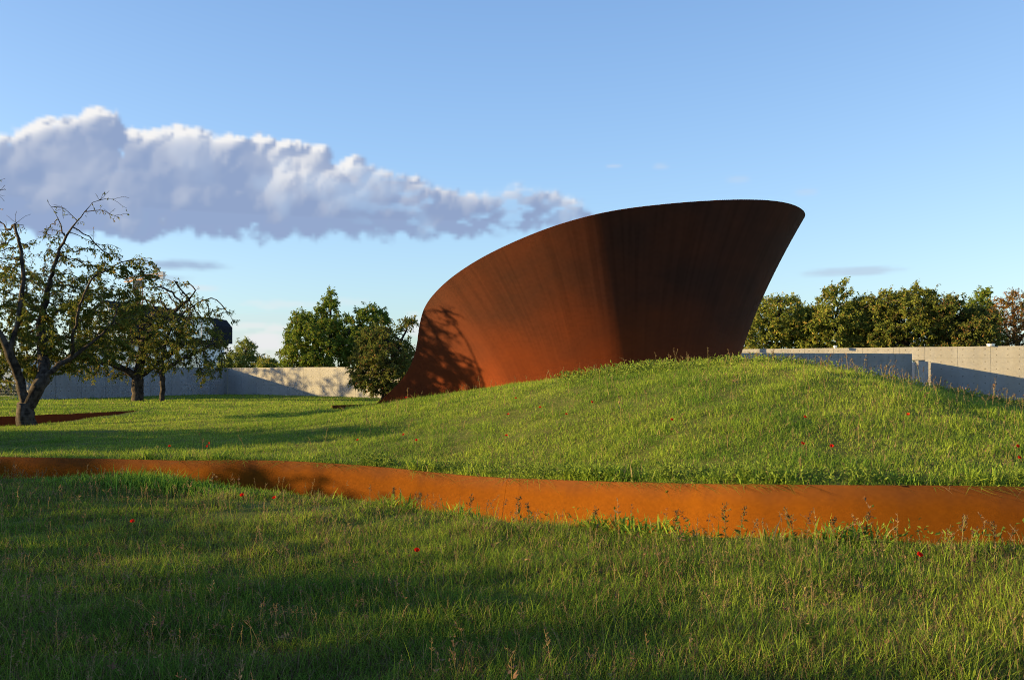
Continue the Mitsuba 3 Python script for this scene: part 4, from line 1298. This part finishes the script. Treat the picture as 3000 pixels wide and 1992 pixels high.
# pale hall at the left edge
t = thing('hall_building')
tag(t, 'long pale grey hall far behind the wire fence at the left edge', 'building')
a, b = at(-330, 1090, 110), at(60, 1090, 110)
zt = at(0, 1050, 110)[2]
obj('wall', box([b[0] - a[0], 14, zt + 1], [(a[0] + b[0]) / 2, 117, zt / 2 - 0.5]), 'pale_metal', t)
obj('roof', box([b[0] - a[0] + 0.6, 14.6, 0.3], [(a[0] + b[0]) / 2, 117, zt + 0.152]), 'charcoal', t)

# crane
t = thing('tower_crane')
tag(t, 'yellow tower crane far off, peeping out above the left trees', 'crane')
DC = 190.0
mx, my = at(408, 1090, DC)[0], DC
zc_ = at(0, 842, DC)[2]
m = []
for dx in (-0.5, 0.5):
    for dy in (-0.5, 0.5):
        m.append(bar([mx + dx, my + dy, -1], [mx + dx, my + dy, zc_], 0.13, 0.13))
for i in range(int(zc_ / 1.2)):
    z = 1.2 * i
    for dy in (-0.5, 0.5):
        m.append(bar([mx - 0.5, my + dy, z], [mx + 0.5, my + dy, z + 1.2], 0.07, 0.07))
        m.append(bar([mx - 0.5, my + dy, z], [mx + 0.5, my + dy, z], 0.07, 0.07))
obj('mast', cat(m), 'crane_red', t)
obj('cab', box([1.9, 1.5, 1.6], [mx + 0.1, my - 0.6, zc_ + 0.6]), 'dark_metal', t)


def lattice(p, q, r):
    p, q = np.asarray(p, float), np.asarray(q, float)
    e = (q - p) / np.linalg.norm(q - p)
    s = np.cross(e, [0, 0, 1])
    s /= np.linalg.norm(s)
    up = np.cross(s, e)
    n = int(np.linalg.norm(q - p) / (1.6 * r)) + 1
    out = []
    rails = (s * r, -s * r, up * 1.4 * r)
    for v_ in rails:
        out.append(bar(p + v_, q + v_, 0.16, 0.16))
    for i in range(n):
        c0, c1 = p + e * i * 1.6 * r, p + e * (i + 1) * 1.6 * r
        for u_, w_ in ((0, 2), (2, 1), (1, 0)):
            out.append(bar(c0 + rails[u_], c1 + rails[w_], 0.08, 0.08))
    return cat(out)


piv = np.array([mx, my, zc_ + 1.7])
end = at(482, 808, DC)
obj('jib', lattice(piv, piv + [-3.2, 0.6, -0.5], 0.55), 'crane_yellow', t)
obj('counter_jib', lattice(piv, end, 0.55), 'crane_yellow', t)
obj('counterweight', box([1.0, 1.2, 1.6], end + [-0.6, 0, 0.1]), 'tape_white', t)

# wire fence and warning tape at the left edge
t = thing('wire_fence')
tag(t, 'tall grey wire fence left of the shaded concrete wall', 'fence')
fa, fb = np.array([-46.0, 66.0]), np.array([-33.6, 58.5])
L = np.linalg.norm(fb - fa)
for i in range(6):
    q = fa + (fb - fa) * i / 5
    obj('post', rod([*q, -0.6], [*q, 1.75], 0.03, 8), 'galvanised', t)
w = [rod([*fa, z], [*fb, z], 0.006, 4) for z in np.arange(-0.2, 1.7, 0.2)]
w += [rod([*(fa + (fb - fa) * s), -0.3], [*(fa + (fb - fa) * s), 1.7], 0.004, 4) for s in np.linspace(0, 1, 120)]
labels[obj('wire', cat(w), 'galvanised', t)] = {'kind': 'stuff'}
t = thing('warning_tape')
tag(t, 'red and white striped warning tape stretched at the left edge', 'tape')
ta_, tb_ = at(-90, 1168, 50.0), at(52, 1162, 51.0)
n = 44
for col, par in (('tape_red', 0), ('tape_white', 1)):
    ms = []
    for i in range(par, n, 2):
        s0, s1 = i / n, (i + 1) / n
        sag = lambda s: np.array([0, 0, -0.16 * 4 * s * (1 - s)])
        p0, p1 = ta_ + (tb_ - ta_) * s0 + sag(s0), ta_ + (tb_ - ta_) * s1 + sag(s1)
        ms.append(bar(p0, p1, 0.012, 0.085))
    labels[obj('stripe', cat(ms), col, t)] = {'label': 'red stripes' if par == 0 else 'white stripes', 'kind': 'stuff'}
for i, (q, lab) in enumerate(((ta_, 'thin steel stake holding the warning tape, outside the left border'), (tb_, 'thin steel stake holding the warning tape near the wall end'))):
    tag(obj('steel_stake', rod([q[0], q[1], -0.6], [q[0], q[1], q[2] + 0.1], 0.015, 6), 'dark_metal'), lab, 'stake')

# low dark hedge behind the fence
rng = np.random.default_rng(90)
n = 2600
pos = np.stack([rng.uniform(-48, -35.5, n), rng.uniform(63, 66.5, n), rng.uniform(-0.2, 0.55, n)], 1)
v, f, c = leaves(pos, rng.normal(0, 1, (n, 3)), 0.2, 0.5, rng, np.clip(np.array([0.05, 0.05, 0.02]) * rng.uniform(0.5, 1.5, (n, 1)), 0, 1), droop=-0.2)
h_ = thing('low_hedge')
tag(h_, 'low dark hedge at the foot of the wire fence', 'hedge')
obj('crown', (v, f), 'leaf', h_, color=c)
tw = [rod([x, y, -0.5], [x + 0.1, y, 0.4], 0.02, 4) for x, y in zip(rng.uniform(-48, -35.5, 30), rng.uniform(63.2, 66.2, 30))]
obj('twig', cat(tw), 'bark', h_)

print('grass triangles', N_TRI, 'trees', STATS, 'entries', len(scene), flush=True)
